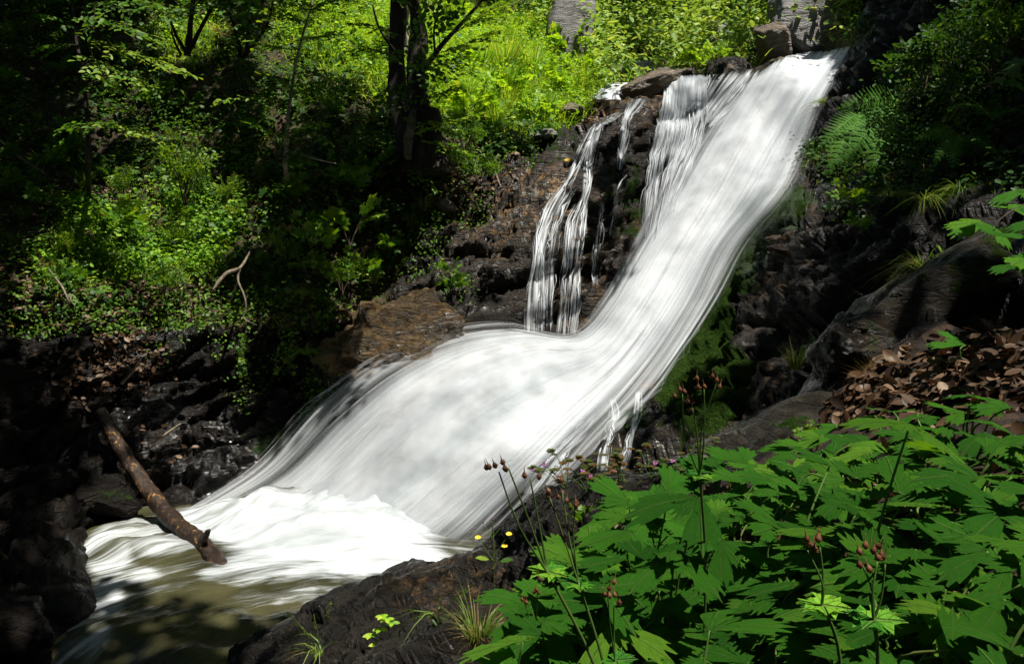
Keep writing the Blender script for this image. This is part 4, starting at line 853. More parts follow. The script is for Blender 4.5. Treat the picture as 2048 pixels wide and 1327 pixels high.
tree('sapling', atA(178, 395), 'slim dark sapling with layered leaf sprays on the shaded left slope', 'tree',
     [([atA(178, 398), W(176, 330, 8.3), W(176, 250, 8.2), W(165, 150, 8.2), W(150, 60, 8.2), W(140, -60, 8.2)], [.03, .027, .022, .018, .014, .01])],
     [dict(a=W(x, y, 8.2), b=W(x2, y2, d2), twigs=tw, spread=s, lsize=.07, var=v, sag=sg) for x, y, x2, y2, d2, tw, s, v, sg in [
         (176, 246, 300, 262, 7.7, 15, .36, .85, .1), (176, 250, 125, 255, 8.0, 9, .3, .4, .1), (176, 240, 215, 235, 7.8, 9, .3, .45, .1),  # lighter var on some sprays puts sunlit tips into the leaf colour
         (150, 70, 372, 142, 7.6, 20, .4, .85, .02), (155, 40, 310, 75, 7.7, 18, .42, .5, .05), (150, 20, 265, 20, 7.9, 14, .42, .35, .05), (160, 110, 300, 165, 7.7, 16, .38, .75, .05), (165, 150, 312, 178, 7.8, 14, .3, .45, .05),
         (150, 50, 90, 30, 8, 10, .4, .3, .1), (155, 90, 85, 95, 8, 10, .38, .3, .1), (145, -10, 230, -40, 8, 12, .4, .35, .1), (165, 170, 250, 175, 7.9, 9, .26, .6, .1), (145, 0, 60, -20, 8, 10, .4, .25, .1)]], M['leaf_md'])
tree('sapling', atA(572, 375), 'pale stemmed sapling leaning over the middle of the left slope', 'tree',
     [([atA(575, 378), W(571, 335, 8.7), W(572, 300, 8.6), W(580, 200, 8.5), W(600, 90, 8.4), W(640, -40, 8.4)], [.03, .025, .02, .016, .012, .008], 'bark_pale')],
     [dict(a=W(x, y, 8.5), b=W(x2, y2, d2), twigs=tw, spread=s, lsize=.07, var=v, sag=sg) for x, y, x2, y2, d2, tw, s, v, sg in [
         (573, 240, 640, 235, 8.1, 11, .35, .6, .1), (573, 270, 500, 245, 8.1, 10, .3, .5, .05), (580, 205, 435, 203, 8.0, 14, .2, .8, .0), (580, 190, 660, 150, 8.1, 12, .38, .7, .05), (585, 160, 520, 140, 8.1, 11, .35, .6, .05),
         (590, 130, 690, 190, 8.1, 12, .4, .55, .1), (595, 100, 510, 80, 8.1, 10, .3, .75, .05), (600, 80, 660, 60, 8.0, 11, .4, .7, .05), (605, 50, 530, 20, 7.9, 12, .34, .85, .05), (620, 20, 690, -10, 8, 12, .4, .6, .05), (572, 290, 620, 320, 8.3, 9, .3, .4, .1), (574, 260, 660, 275, 8.2, 12, .35, .5, .1), (610, 30, 560, -30, 7.9, 12, .34, .85, .05)]], M['leaf_md'],
     [([W(575, 300, 8.6), W(620, 315, 8.4), W(672, 327, 8.3)], [.01, .008, .004], 'bark_pale')])
tree('multi_stem_shrub', atA(375, 108), 'multi stemmed hazel like shrub with dark V shaped stems near the top left', 'shrub',
     [([W(375, 112, 11.0), W(380, 60, 10.9), W(388, -20, 10.8)], [.05, .035, .025]), ([W(375, 110, 11.0), W(400, 60, 10.9), W(430, 0, 10.8), W(445, -60, 10.8)], [.03, .025, .02, .015]), ([W(374, 108, 11.0), W(352, 70, 10.9), W(335, 20, 10.8), W(325, -60, 10.8)], [.03, .02, .016, .012]), ([W(362, 110, 11), W(350, 85, 10.9), W(342, 60, 10.9)], [.02, .014, .01])],
     [dict(a=W(x, y, 10.8), b=W(x2, y2, 10.3), twigs=10, spread=.4, lsize=.08, var=.35) for x, y, x2, y2 in ((385, 0, 330, 30), (430, 10, 480, 40), (340, 20, 300, 0), (388, 10, 420, -30), (440, -20, 500, -30))], M['leaf_md'])
tree('multi_stem_shrub', atA(500, 110), 'thin dark stemmed shrub between the V shaped shrub and the leaning sapling', 'shrub',
     [([W(482, 115, 11.3), W(472, 60, 11.1), W(448, 0, 10.9), W(440, -60, 10.9)], [.035, .025, .02, .015]), ([W(492, 112, 11.2), W(498, 60, 11.0), W(510, -20, 10.9)], [.03, .02, .014]), ([W(485, 115, 11.2), W(515, 80, 11), W(538, 40, 10.9), W(548, -10, 10.8)], [.03, .024, .018, .012])],
     [dict(a=W(x, y, 10.9), b=W(x2, y2, 10.4), twigs=10, spread=.4, lsize=.08, var=.4) for x, y, x2, y2 in ((450, 0, 500, 20), (510, -20, 560, 10), (470, 50, 520, 70))], M['leaf_md'])
for k, (x, y, d, lab) in enumerate([(1340, 110, 19, 'slim dark trunked tree among the bushes straight above the lip'), (1405, 40, 21, 'thin tree at the top edge left of the blue grey rock wall'), (1225, 70, 18.5, 'dark leaved tree right of the tall pale outcrop'), (1000, 20, 17, 'bright leaved tree at the top edge above the tall grass'), (300, 30, 13.2, 'tree with pale trunk at the top left edge')]):
    p0 = W(x, y, d); h = 3.2
    tree('slim_tree', p0, lab, 'tree', [([p0 - [0, 0, .4], p0 + [.05, 0, 1.0], p0 + [.1, 0, 2.0], p0 + [.05, 0, h]], [.09, .07, .055, .03])],
         [dict(a=p0 + [0, 0, z], b=p0 + np.array([math.cos(a) * R_, math.sin(a) * R_ - .2, z + .3]), twigs=10, spread=.6, lsize=.13, var=(.2 if k == 2 else .6)) for z, a, R_ in [(rng.uniform(.3, 3.2), rng.uniform(0, 6.28), rng.uniform(.7, 1.2)) for _ in range(15)]], M['leaf_dk'] if k == 2 else M['leaf_md'] if k != 3 else M['leaf_lt'], bark='bark_pale' if k == 4 else 'bark')

# ------------------------------------------------------------------ single plants on the slopes
def put(kind, px, py, size, label, cat, group=None, lift=0, rz=None, tilt=(0, 0), fwd=0.0):
    P = seen(px, py); v = nrm(CAM - P); return place(kind, P + v * fwd - ZUP * (.03 * size - lift), size, label, cat, group, rz, tilt)
put('bush_up', 370, 410, .78, 'upright bush with fine bright leaves in the middle of the left slope', 'shrub', fwd=.5)
put('tuft_lt', 1010, 152, 1.0, 'tall bright green grass clump on the sunny slope', 'grass', fwd=.2)
put('tuft_lt', 1060, 158, .9, 'second tall grass clump right of the brightest one on the sunny slope', 'grass', fwd=.2)
put('tuft_lt', 960, 150, .85, 'shorter grass clump left of the tall grass on the sunny slope', 'grass', fwd=.2)
put('tuft_hang', 222, 515, .42, 'grass tuft hanging in the sun on the left slope', 'grass', fwd=.15)
put('tuft', 312, 480, .3, 'upright grass tuft in the middle of the sunny patch on the left', 'grass', fwd=.1)
put('tuft_dry', 110, 540, .35, 'dry grass tuft at the lower left of the sunny patch', 'grass', fwd=.1)
put('tuft_hang', 612, 705, .38, 'long yellow green grass hanging on the dark bank beside the fall', 'grass', fwd=.2)
put('tuft', 560, 300, .35, 'grass tuft by the pale stemmed sapling', 'grass', fwd=.1)
put('seedling', 235, 480, .5, 'broad leaved seedling lit by sun on the left slope', 'plant', fwd=.3)
put('seedling', 715, 400, .55, 'broad leaved plant in shade below the forked tree', 'plant', fwd=.3)
put('seedling', 700, 490, .6, 'large leaved plant in shade above the brown boulder', 'plant', fwd=.3)
put('seedling', 640, 520, .5, 'large leaved plant left of the one above the boulder', 'plant', fwd=.3)
put('bush_lt', 1130, 130, .75, 'yellow green bush at the right end of the sunny slope', 'shrub', fwd=.3)
put('bush_lt', 1100, 190, .5, 'low yellow green bush above the grass edge of the rock', 'shrub', fwd=.3)
put('bush_lt', 1005, 205, .62, 'bright maple leaved bush right of the forked tree', 'shrub', fwd=.4)
put('bush_lt', 935, 240, .5, 'bright leaved bush beside the hollow stump', 'shrub', fwd=.3)
put('bush_lt', 1385, 138, .42, 'yellow green leafy plant on the lip between rill and fall', 'shrub', fwd=.2)
put('bush_lt', 1430, 125, .38, 'yellow green plant just left of the tan pointed rock', 'shrub', fwd=.2)
put('bush_md', 1500, 108, .28, 'green bush against the tan pointed rock', 'shrub', fwd=.3)
put('bush_dk', 1250, 60, 1.1, 'dark green bush right of the tall pale outcrop', 'shrub', fwd=.4)
put('bush_dk', 1225, 110, .8, 'dark bush on the shaded bank above the upstream white water', 'shrub', fwd=.3)
put('bush_lt', 1180, 155, .5, 'light bush at the edge of the upstream white water', 'shrub', fwd=.3)
put('bush_md', 1575, 5, .5, 'leafy bush hanging over the blue grey rock wall', 'shrub', fwd=.5)
put('bush_dk', 1632, 35, .28, 'dark bush on the face of the blue grey rock wall', 'shrub', fwd=.6)
put('bush_lt', 1690, 10, .35, 'bright leaved plant above the right end of the fall', 'shrub', fwd=.5)
put('bush_md', 960, 370, .42, 'leafy bush at the left end of the rock face', 'shrub', fwd=.3)
put('bush_md', 905, 345, .4, 'leafy bush just right of the hollow stump', 'shrub', fwd=.3)
put('bush_md', 930, 300, .42, 'bush in half shade below the sunny slope', 'shrub', fwd=.3)
put('seedling', 905, 590, .28, 'small plant growing behind the brown boulder', 'plant', fwd=.25)
put('seedling', 895, 555, .25, 'small upright plant on the dark rock above the brown boulder', 'plant', fwd=.25)
# right cliff
def fern(fr, label):
    o = empty('fern', W(*fr[0][0]), label, 'fern')
    for a_, b_ in fr:
        A_ = W(*a_); B_ = W(*b_); Y = B_ - A_; L_ = np.linalg.norm(Y); Y = Y / L_; Z = CAM - A_; Z = nrm(Z + np.array([0, 0, 3.0]) * rng.uniform(.5, 1)); Z = nrm(Z - Y * (Z @ Y)); X = np.cross(Y, Z)
        f = fr0.copy(); COL.objects.link(f); f.parent = o; m4 = Matrix(((X[0], Y[0], Z[0], 0), (X[1], Y[1], Z[1], 0), (X[2], Y[2], Z[2], 0), (0, 0, 0, 1)))
        f.rotation_mode = 'QUATERNION'; f.rotation_quaternion = m4.to_quaternion(); f.location = A_ - np.array(o.location); f.scale = (L_ * 1.02,) * 3
fern([((1800, 205, 8.8), (1655, 385, 8.6)), ((1795, 200, 8.8), (1730, 400, 8.5)), ((1800, 200, 8.85), (1640, 240, 8.8))], 'large fern arching down the shaded right cliff')
fern([((1720, 225, 9.0), (1618, 330, 8.9)), ((1725, 230, 9.0), (1640, 390, 8.8)), ((1720, 225, 9.0), (1700, 330, 8.8))], 'fern hanging beside the fall, left of the large fern')
fern([((1920, 270, 7.2), (1800, 300, 7.1)), ((1925, 275, 7.2), (1850, 360, 7.0)), ((1920, 270, 7.2), (1900, 375, 6.9)), ((1925, 270, 7.2), (2010, 330, 6.9))], 'spreading dark fern between the large fern and the right edge')
put('fern', 1985, 235, .5, 'dark fern near the right edge', 'fern', rz=.4, fwd=.3, tilt=(.4, 0))
put('bush_dk', 1850, 175, .62, 'dark leafy shrub on the right cliff above the ferns', 'shrub', fwd=.4)
put('bush_dk', 1900, 130, .6, 'dark leafy shrub high on the right cliff', 'shrub', fwd=.4)
put('bush_dk', 1920, 215, .55, 'leafy shrub between the two ferns on the right cliff', 'shrub', fwd=.4)
put('bush_dk', 1985, 150, .5, 'dark shrub at the upper right edge', 'shrub', fwd=.4)
put('bush_md', 2030, 110, .5, 'lighter leaved shrub at the upper right corner', 'shrub', fwd=.6)
put('tuft_hang', 1850, 400, .3, 'long grass hanging under the ferns on the right cliff', 'grass', fwd=.3)
put('tuft_hang', 1780, 390, .3, 'grass hanging under the large fern', 'grass', fwd=.3)
put('tuft_hang', 1920, 380, .26, 'dark grass hanging near the right edge of the cliff', 'grass', fwd=.3)
put('tuft_hang', 1645, 205, .28, 'small grass tuft on the black rock beside the top of the fall', 'grass', fwd=.2)
put('seedling', 1708, 425, .32, 'small leafy plant on the rock under the large fern', 'plant', fwd=.2)
put('seedling', 1725, 470, .2, 'tiny green plant on the dark rock right of the mossy edge', 'plant', fwd=.2)
put('tuft', 1662, 740, .38, 'bright green grass tuft behind the mossy ridge', 'grass', fwd=1.0)
put('tuft', 1590, 735, .3, 'shaded grass tuft on the dark rock left of the bright one', 'grass', fwd=.5)
wf = empty('white_flower', atA(1885, 320), 'small white flowers on a thin stem among the ferns', 'flower')
w = MB()
for k in range(7):
    b = np.array([rng.normal(0, .05), -.3 - rng.random() * .1, .05 + k * .035]); limb(w, [[0, 0, -.1], b * .6, b], [.003, .002, .0015], 4, 0, 3)
    l = MB(); a = np.arange(5) * 1.257; leaves(l, OVAL, np.repeat([b], 5, 0), np.stack([np.cos(a), np.full(5, -.4), np.sin(a)], 1), [0, -1, .2], .018); l.build('flower', M['white'], wf)
w.build('stem', M['stalk'], wf)
# ivy hanging over the bank
for k, (x, y, ln, lab) in enumerate([(330, 640, .42, 'ivy strand hanging over the sunny lip of the black bank'), (358, 640, .3, 'shorter ivy strand right of the long one on the black bank'), (480, 670, .4, 'ivy hanging in the shade below the dead branch'), (575, 660, .45, 'ivy strand hanging in shade left of the brown boulder')]):
    P = atA(x, y) + nrm(CAM - atA(x, y)) * .12; o = empty('ivy', P, lab, 'ivy'); w = MB(); l = MB()
    for j in range(4):
        c = np.array([rng.normal(0, .05), -.02 * j, 0]); pts = [c + [rng.normal(0, .02), -.03 * t, -ln * t * rng.uniform(.85, 1.1)] for t in np.linspace(0, 1, 6)]
        limb(w, pts, [.003] * 6, 4, 0, 3); q = cr(pts, np.linspace(0, 5, 26)); leaves(l, LOBED, q + rng.normal(0, .015, q.shape), rng.normal(0, .6, q.shape) - ZUP, [0, -1, .5], rng.uniform(.02, .04, 26))
    w.build('stem', M['twig'], o); l.build('foliage', M['leaf_md'], o)
# shrubs that nothing tells apart, spread over each part of the slopes
def scatter(kinds, n_, xr, yr, ok, size, label, cat, group, sep=28, fwd=.15):
    pts = []; tries = 0
    while len(pts) < n_ and tries < 6000:
        tries += 1; x = rng.uniform(*xr); y = rng.uniform(*yr)
        if not ok(x, y) or any((x - a) ** 2 + ((y - b) * 1.3) ** 2 < sep ** 2 for a, b in pts): continue
        pts.append((x, y)); put(kinds[len(pts) % len(kinds)], x, y, rng.uniform(*size), label, cat, group, fwd=fwd)
hillp = [(0, 20), (700, 20), (770, 120), (770, 300), (860, 420), (780, 600), (330, 610), (0, 570)]
inh = lambda x, y, P_=hillp: bool(inpoly(np.array([x]), np.array([y]), P_)[0])
scatter(['bush_md', 'seedling', 'bush_up', 'seedling'], 46, (0, 860), (20, 600), inh, (.22, .45), 'small green shrub or seedling of the undergrowth on the left slope', 'shrub', 'undergrowth shrubs on the left slope', 46)
scatter(['tuft', 'tuft_hang', 'tuft_dry', 'tuft'], 34, (0, 860), (20, 600), inh, (.2, .36), 'small grass tuft in the undergrowth of the left slope', 'grass', 'grass tufts on the left slope', 46)
sunp = [(690, 20), (1000, 20), (1150, 120), (1190, 200), (1080, 265), (960, 300), (880, 200), (860, 60), (740, 90)]
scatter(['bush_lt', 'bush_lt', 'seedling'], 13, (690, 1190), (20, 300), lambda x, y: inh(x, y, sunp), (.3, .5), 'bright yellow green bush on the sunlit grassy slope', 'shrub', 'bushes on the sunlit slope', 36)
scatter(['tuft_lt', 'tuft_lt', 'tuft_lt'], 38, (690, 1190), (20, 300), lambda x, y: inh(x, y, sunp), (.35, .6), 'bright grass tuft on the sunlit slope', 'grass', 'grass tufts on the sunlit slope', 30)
farp = [(1195, 130), (1230, -20), (1520, -20), (1520, 110), (1430, 130), (1300, 125)]
scatter(['bush_far', 'bush_md', 'bush_far', 'bush_far'], 30, (1190, 1520), (-20, 135), lambda x, y: inh(x, y, farp), (.7, 1.3), 'pale green bush on the far hillside above the fall', 'shrub', 'bushes on the far hillside', 30)
# ------------------------------------------------------------------ ground cover nobody could count
cellA = np.linalg.norm(np.cross(PAd[:-1, 1:] - PAd[:-1, :-1], PAd[1:, :-1] - PAd[:-1, :-1]), axis=-1)
cellA = np.minimum(cellA, .01)
def sow(dens, n_):
    wgt = (cellA * dens[:-1, :-1]).ravel(); k = rng.choice(len(wgt), n_, p=wgt / wgt.sum()); j, i = np.divmod(k, cellA.shape[1])
    x = gx[i] + rng.random(n_) * STEP; y = gy[j] + rng.random(n_) * STEP; return x, y, atA(x, y), nrm(atA(x, y, NAd))
view = (PX > -150) & (PX < 2200) & (PY > -120) & (PY < 1350)
clump = sstep(-.35, .35, fbm(PA * 1.5, 3)) * .9 + .1
hillD = (mHill & view) * clump * (1 - .85 * blobs(PX, PY, [(150, 390, 90, 40, 1), (430, 200, 90, 40, .6), (860, 300, 50, 60, 1), (480, 600, 120, 60, .4)]))
sunD = blobs(PX, PY, [(980, 150, 230, 110, 1), (760, 100, 120, 90, .8), (640, 60, 90, 70, .6), (370, 85, 80, 50, .4), (1100, 230, 90, 40, .7)]) * (mHill | mFar) * (PX < 1200)
def carpet(name, D, n_, mat, T, size, lift, label, var=(.5, .2), upb=.5, stuff=True):
    x, y, P, Nn = sow(D, n_); l = MB(); P = P + Nn * (rng.random(n_) ** 2 * lift)[:, None] + ZUP * (rng.random(n_) ** 2 * lift * .6)[:, None]
    nor = nrm(Nn * (1 - upb) + ZUP * upb + rng.normal(0, .3, P.shape)); a = rng.uniform(0, 6.28, n_)
    tip = np.stack([np.cos(a), np.sin(a), rng.normal(-.1, .25, n_)], 1); tip = nrm(tip - nor * (tip * nor).sum(-1, keepdims=True))
    leaves(l, T, P, tip, nor, rng.uniform(*size, n_), np.clip(rng.normal(*var, n_), 0, 1)); return tag(l.build(name, mat), label, kind='stuff')
def lawn(name, D, n_, mat, L, label, wd=.008, droop=.5):
    x, y, P, Nn = sow(D, n_); l = MB(); blades(l, P, Nn * .5 + ZUP * .7 + rng.normal(0, .25, P.shape), rng.uniform(*L, n_), wd, rng.uniform(.2, 1.2, n_) * droop * 1.5, seg=3)
    return tag(l.build(name, mat), label, kind='stuff')
carpet('undergrowth', hillD + 0, 52000, M['leaf_md'], OVAL, (.025, .06), .22, 'low leafy undergrowth on the left slope')
carpet('undergrowth', hillD * sstep(-.1, .5, fbm(PA * 2.7 + 5, 3)), 14000, M['leaf_dk'], LOBED, (.05, .1), .25, 'broad leaved undergrowth on the left slope')
lawn('hillside_grass', hillD, 12000, M['grass'], (.1, .26), 'thin grass on the left slope')
carpet('sun_tinted_herbs', blobs(PX, PY, [(300, 475, 210, 85, 1), (180, 540, 120, 60, .8), (420, 420, 90, 50, .5)]) * mHill * clump, 8500, M['leaf_lt'], OVAL, (.03, .065), .2, 'undergrowth with sunlight put into its yellow green on the left slope', (.35, .2))  # paler leaves carry the brightness of the sun patch in their colour
lawn('sun_tinted_grass', blobs(PX, PY, [(290, 490, 200, 80, 1), (140, 560, 80, 40, .7)]) * mHill * clump, 2500, M['grass_lt'], (.1, .25), 'grass with sunlight put into its pale colour on the left slope')  # bright blades repeat the sun patch in their colour
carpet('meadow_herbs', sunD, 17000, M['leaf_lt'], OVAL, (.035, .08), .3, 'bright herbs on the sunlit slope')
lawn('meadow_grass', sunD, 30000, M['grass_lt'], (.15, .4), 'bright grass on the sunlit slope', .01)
farD = (mFar & view) * (clump + .3) * (1 - .8 * blobs(PX, PY, [(1610, 75, 140, 80, 1), (1150, 40, 50, 80, .7), (1290, 150, 70, 35, 1)]))
carpet('far_foliage', farD, 42000, M['leaf_far'], OVAL, (.06, .15), .9, 'leafy growth covering the far hillside', (.45, .25))
lawn('far_grass', farD, 7000, M['grass_lt'], (.2, .55), 'grass on the far hillside', .014)
cliD = blobs(PX, PY, [(1880, 230, 150, 110, 1), (1760, 330, 110, 70, .9), (1980, 130, 90, 120, .7), (1680, 60, 90, 40, .35), (1850, 370, 130, 50, .8), (1640, 330, 40, 40, .5), (1700, 440, 60, 30, .25), (2000, 350, 80, 70, .4)]) * mCliff
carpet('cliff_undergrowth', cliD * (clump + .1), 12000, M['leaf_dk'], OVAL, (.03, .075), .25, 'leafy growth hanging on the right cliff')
lawn('cliff_grass', cliD, 3500, M['grass'], (.12, .3), 'thin grass on the right cliff', .007, 1.2)
bankD = blobs(PX, PY, [(250, 640, 280, 35, .8), (620, 560, 160, 80, .6), (480, 720, 60, 100, .25), (640, 780, 40, 90, .3), (330, 690, 40, 50, .6), (890, 580, 60, 30, .5), (830, 500, 60, 80, .6), (920, 400, 60, 60, .6), (1000, 300, 70, 50, .6)])
carpet('bank_undergrowth', bankD * (clump + .1), 6000, M['leaf_md'], OVAL, (.02, .045), .08, 'small leaves creeping over the edge of the rocks')
litD = blobs(PX, PY, [(200, 575, 230, 80, 1.3), (250, 720, 90, 60, .7), (150, 750, 120, 60, .4), (640, 40, 80, 50, .8), (1120, 215, 80, 40, .8), (200, 390, 100, 40, .5), (300, 900, 80, 60, .15), (950, 330, 90, 70, .6)])
carpet('leaf_litter', litD, 8000, M['dead'], OVAL, (.04, .075), .03, 'brown dead leaves lying on the left slope', (.5, .25), .1)
# litter on the near bank
def sowB(n_, poly, lo=0):
    xs = []; 
    while len(xs) < n_:
        x = rng.uniform(1000, 2100); y = rng.uniform(600, 1400)
        if inpoly(np.array([x]), np.array([y]), poly)[0]: xs.append((x, y))
    a = np.array(xs); return a[:, 0], a[:, 1], atB(a[:, 0], a[:, 1]), nrm(atB(a[:, 0], a[:, 1], NBd))
POL_L = [(1640, 830), (1690, 790), (1780, 720), (1880, 670), (2100, 640), (2100, 830), (1900, 850), (1650, 880)]
def litter(name, x, P, Nn, label):
    l = MB(); n_ = len(x); nor = nrm(Nn + rng.normal(0, .5, P.shape)); tip = rng.normal(size=P.shape); tip = nrm(tip - nor * (tip * nor).sum(-1, keepdims=True))
    leaves(l, OVAL, P + Nn * rng.uniform(.002, .02, n_)[:, None], tip, nor, rng.uniform(.03, .06, n_), np.clip(rng.normal(.35, .25, n_), 0, 1)); return tag(l.build(name, M['dead']), label, kind='stuff')
x, y, P, Nn = sowB(1500, POL_L); kp = rng.random(1500) < .25 + .75 * sstep(-.25, .35, fbm(P * 3, 3)) * blobs(x, y, [(1800, 790, 170, 60, 1), (1960, 730, 120, 60, .8)]); x, y, P, Nn = x[kp], y[kp], P[kp], Nn[kp]; litter('bank_litter', x, P, Nn, 'brown dead leaves covering the near bank')
x, y, P, Nn = sowB(700, [(1100, 1080), (1500, 960), (2080, 850), (2080, 1390), (1050, 1390)]); litter('bank_litter', x, P, Nn, 'dead leaves under the geraniums')
x = rng.uniform(2080, 2440, 900); y = rng.uniform(640, 1900, 900); litter('bank_litter', x, atB(x, y), nrm(atB(x, y, NBd)), 'dead leaves further up the near bank')
# dead leaves that can be told as single leaves
g5 = np.linspace(0, 1, 9)
def dead_mesh(seed):
    g = np.random.default_rng(seed); V = []; curl = g.uniform(-.5, .6); fold = g.uniform(.1, .5)
    for t in g5:
        w_ = .3 * math.sin(math.pi * (t * .94 + .03)) ** .75
        for s in (-1, -.5, 0, .5, 1): V.append((s * w_, t, curl * (t - .5) ** 2 + fold * abs(s) * w_ + .02 * g.normal()))
    v = np.arange(45).reshape(9, 5); F = np.stack([v[:-1, :-1], v[:-1, 1:], v[1:, 1:], v[1:, :-1]], -1).reshape(-1, 4)
    o = mk('fallen_leaf', V, [F], M['dead'], None, {'var': np.full(45, g.uniform(.25, .95))}); me = o.data; bpy.data.objects.remove(o); return me
DM = [dead_mesh(s) for s in range(8)]
x, y, P, Nn = sowB(90, POL_L)
for k in range(90):
    o = bpy.data.objects.new('fallen_leaf', DM[k % 8]); COL.objects.link(o); nn = Vector(nrm(Nn[k] + rng.normal(0, .35, 3)))
    o.rotation_mode = 'QUATERNION'; o.rotation_quaternion = nn.to_track_quat('Z', 'Y') @ Quaternion((0, 0, 1), rng.uniform(0, 6.28)); o.location = P[k] + Nn[k] * .012; o.scale = (rng.uniform(.045, .075),) * 3
    tag(o, 'curled brown dead leaf in the litter on the right bank', 'leaf', 'dead leaves on the right bank')
for px_, py_, lab, mt in ((1128, 322, 'bright yellow fallen leaf on the wet rock beside the trickles', 'yleaf'), (1022, 320, 'small orange fallen leaf on the rock face', 'dead'), (15, 625, 'pale yellow fallen leaf at the left edge of the bank', 'yleaf')):
    l = MB(); leaves(l, OVAL, [[0, 0, 0]], [1, 0, .1], [0, -1, .8], .1, .8); o = l.build('fallen_leaf', M[mt]); p = atA(px_, py_); o.location = p + nrm(CAM - p) * .05; tag(o, lab, 'leaf')

# ------------------------------------------------------------------ geraniums of the near bank
def floor_at(p):
    h = BVHB.ray_cast(Vector((p[0], p[1], p[2] + 3)), Vector((0, 0, -1))); return np.array(h[0]) if h[0] else None
GPOLY = [(1495, 905), (1600, 885), (1680, 850), (1760, 820), (1900, 800), (2100, 780), (2100, 1400), (1050, 1400), (1040, 1250), (1080, 1130), (1180, 1070), (1220, 1015), (1340, 960)]
pins = [(1820, 848, 265), (1965, 795, 120), (2020, 815, 130), (1740, 905, 170), (1660, 930, 190), (1580, 955, 160), (1400, 995, 240), (1250, 1035, 200), (1640, 1000, 190), (1180, 1090, 190), (1150, 1130, 210), (1120, 1200, 190), (1480, 1010, 170), (1720, 985, 190), (1900, 905, 200), (2000, 900, 190), (1960, 960, 210), (1840, 1010, 210), (2010, 1020, 220), (1560, 1050, 190), (1350, 1100, 230), (1480, 1130, 200), (1320, 1180, 230), (1230, 1250, 220), (1420, 1260, 250), (1560, 1170, 210), (1690, 1080, 220), (1780, 1110, 200), (1830, 1190, 270), (1950, 1130, 220), (1620, 1250, 230), (1520, 1310, 240), (1370, 1310, 220), (1740, 1240, 220), (1290, 1120, 190), (2010, 1200, 240), (1900, 1060, 190), (1450, 950, 120), (1540, 920, 110), (1620, 895, 130), (1350, 965, 110), (1290, 1010, 130), (1930, 690, 130), (2030, 870, 140), (1140, 1290, 190), (1260, 1310, 190), (1700, 1300, 230), (1880, 1290, 240)]
cand = [(x, y, w, True) for x, y, w in pins]
tries = 0
while len(cand) < 640 and tries < 16000:
    tries += 1; x = rng.uniform(1040, 2110); y = rng.uniform(790, 1390)
    if not inpoly(np.array([x]), np.array([y]), GPOLY)[0]: continue
    if any((x - a) ** 2 / 24 ** 2 + (y - b) ** 2 / 13 ** 2 < 1 for a, b, _, _ in cand): continue
    cand.append((x, y, rng.uniform(.55, 1.1) * np.interp(y, (800, 1000, 1350), (110, 165, 215)), False))
plants = {}
for x, y, w_, pin in cand:
    w_ = w_ * .63; size = rng.uniform(.055, .075); d = size * 2 * FPX / w_ ; p = W(x, y, d); f = floor_at(p)
    if f is None: continue
    h = p[2] - f[2]
    if h < .05:                                                    # bring it nearer until it clears the ground
        for s in np.linspace(1, .55, 10):
            p = W(x, y, d * s); f = floor_at(p)
            if f is not None and p[2] - f[2] > .07: size *= s; break
        else: continue
        h = p[2] - f[2]
    if h > .36:                                                    # or set it back until the floor is within a stalk's reach
        for s in np.linspace(1.05, 2.4, 28):
            p2_ = W(x, y, d * s); f2 = floor_at(p2_)
            if f2 is not None and size * s < .082 and p2_[2] - f2[2] < .36: p, f, h, size = p2_, f2, p2_[2] - f2[2], size * s; break
    if h > .46 or h < .03: continue
    plants.setdefault((round(f[0] / .26), round(f[1] / .26)), []).append((p, f, size, (x, y)))
npl = 0; print('GERANIUM leaves', sum(len(v) for v in plants.values()), 'plants', len(plants))
for key, L in plants.items():
    c = np.mean([f for _, f, _, _ in L], axis=0); g = floor_at(c); c = g if g is not None else c
    o = empty('geranium', c, None, 'plant'); npl += 1
    for p, f, size, xy in L:
        b = local(o, p); root = np.array([(f[0] - c[0]) * .35, (f[1] - c[1]) * .35, -.02]); nv = Vector(nrm(np.array([0, -.24, 1]) + rng.normal(0, .17, 3) * [1, 1, .3] + nrm(b * [1, 1, 0]) * .15))
        lf = bpy.data.objects.new('leaf', GL[int(rng.integers(16))]); COL.objects.link(lf); lf.parent = o; lf.location = b
        lf.rotation_mode = 'QUATERNION'; lf.rotation_quaternion = nv.to_track_quat('Z', 'Y') @ Quaternion((0, 0, 1), rng.uniform(0, 6.28)); lf.scale = (size,) * 3
        mid = (root + b) / 2 + np.array([rng.normal(0, .02), rng.normal(0, .02), .03]); R3 = np.array((Matrix.LocRotScale(lf.location, lf.rotation_quaternion, lf.scale)).inverted())
        pts = np.array([root, mid, b]); w = MB(); limb(w, (np.c_[pts, np.ones(3)] @ R3.T)[:, :3], np.array([.0028, .0024, .0018]) / size, 5, 0, 5); st = w.build('leaf_stalk', M['stalk'], lf)
    ux = np.mean([q[3][0] for q in L]); uy = np.mean([q[3][1] for q in L]); big = len(L)
    o['cx'] = float(ux); o['cy'] = float(uy)
PL = [o for o in COL.objects if o.type == 'EMPTY' and o.name.startswith('geranium')]
for o in PL:
    o['label'] = 'lobed green geranium plant in the dense patch on the near bank'; o['group'] = 'geraniums on the near bank'
    del o['cx'], o['cy']
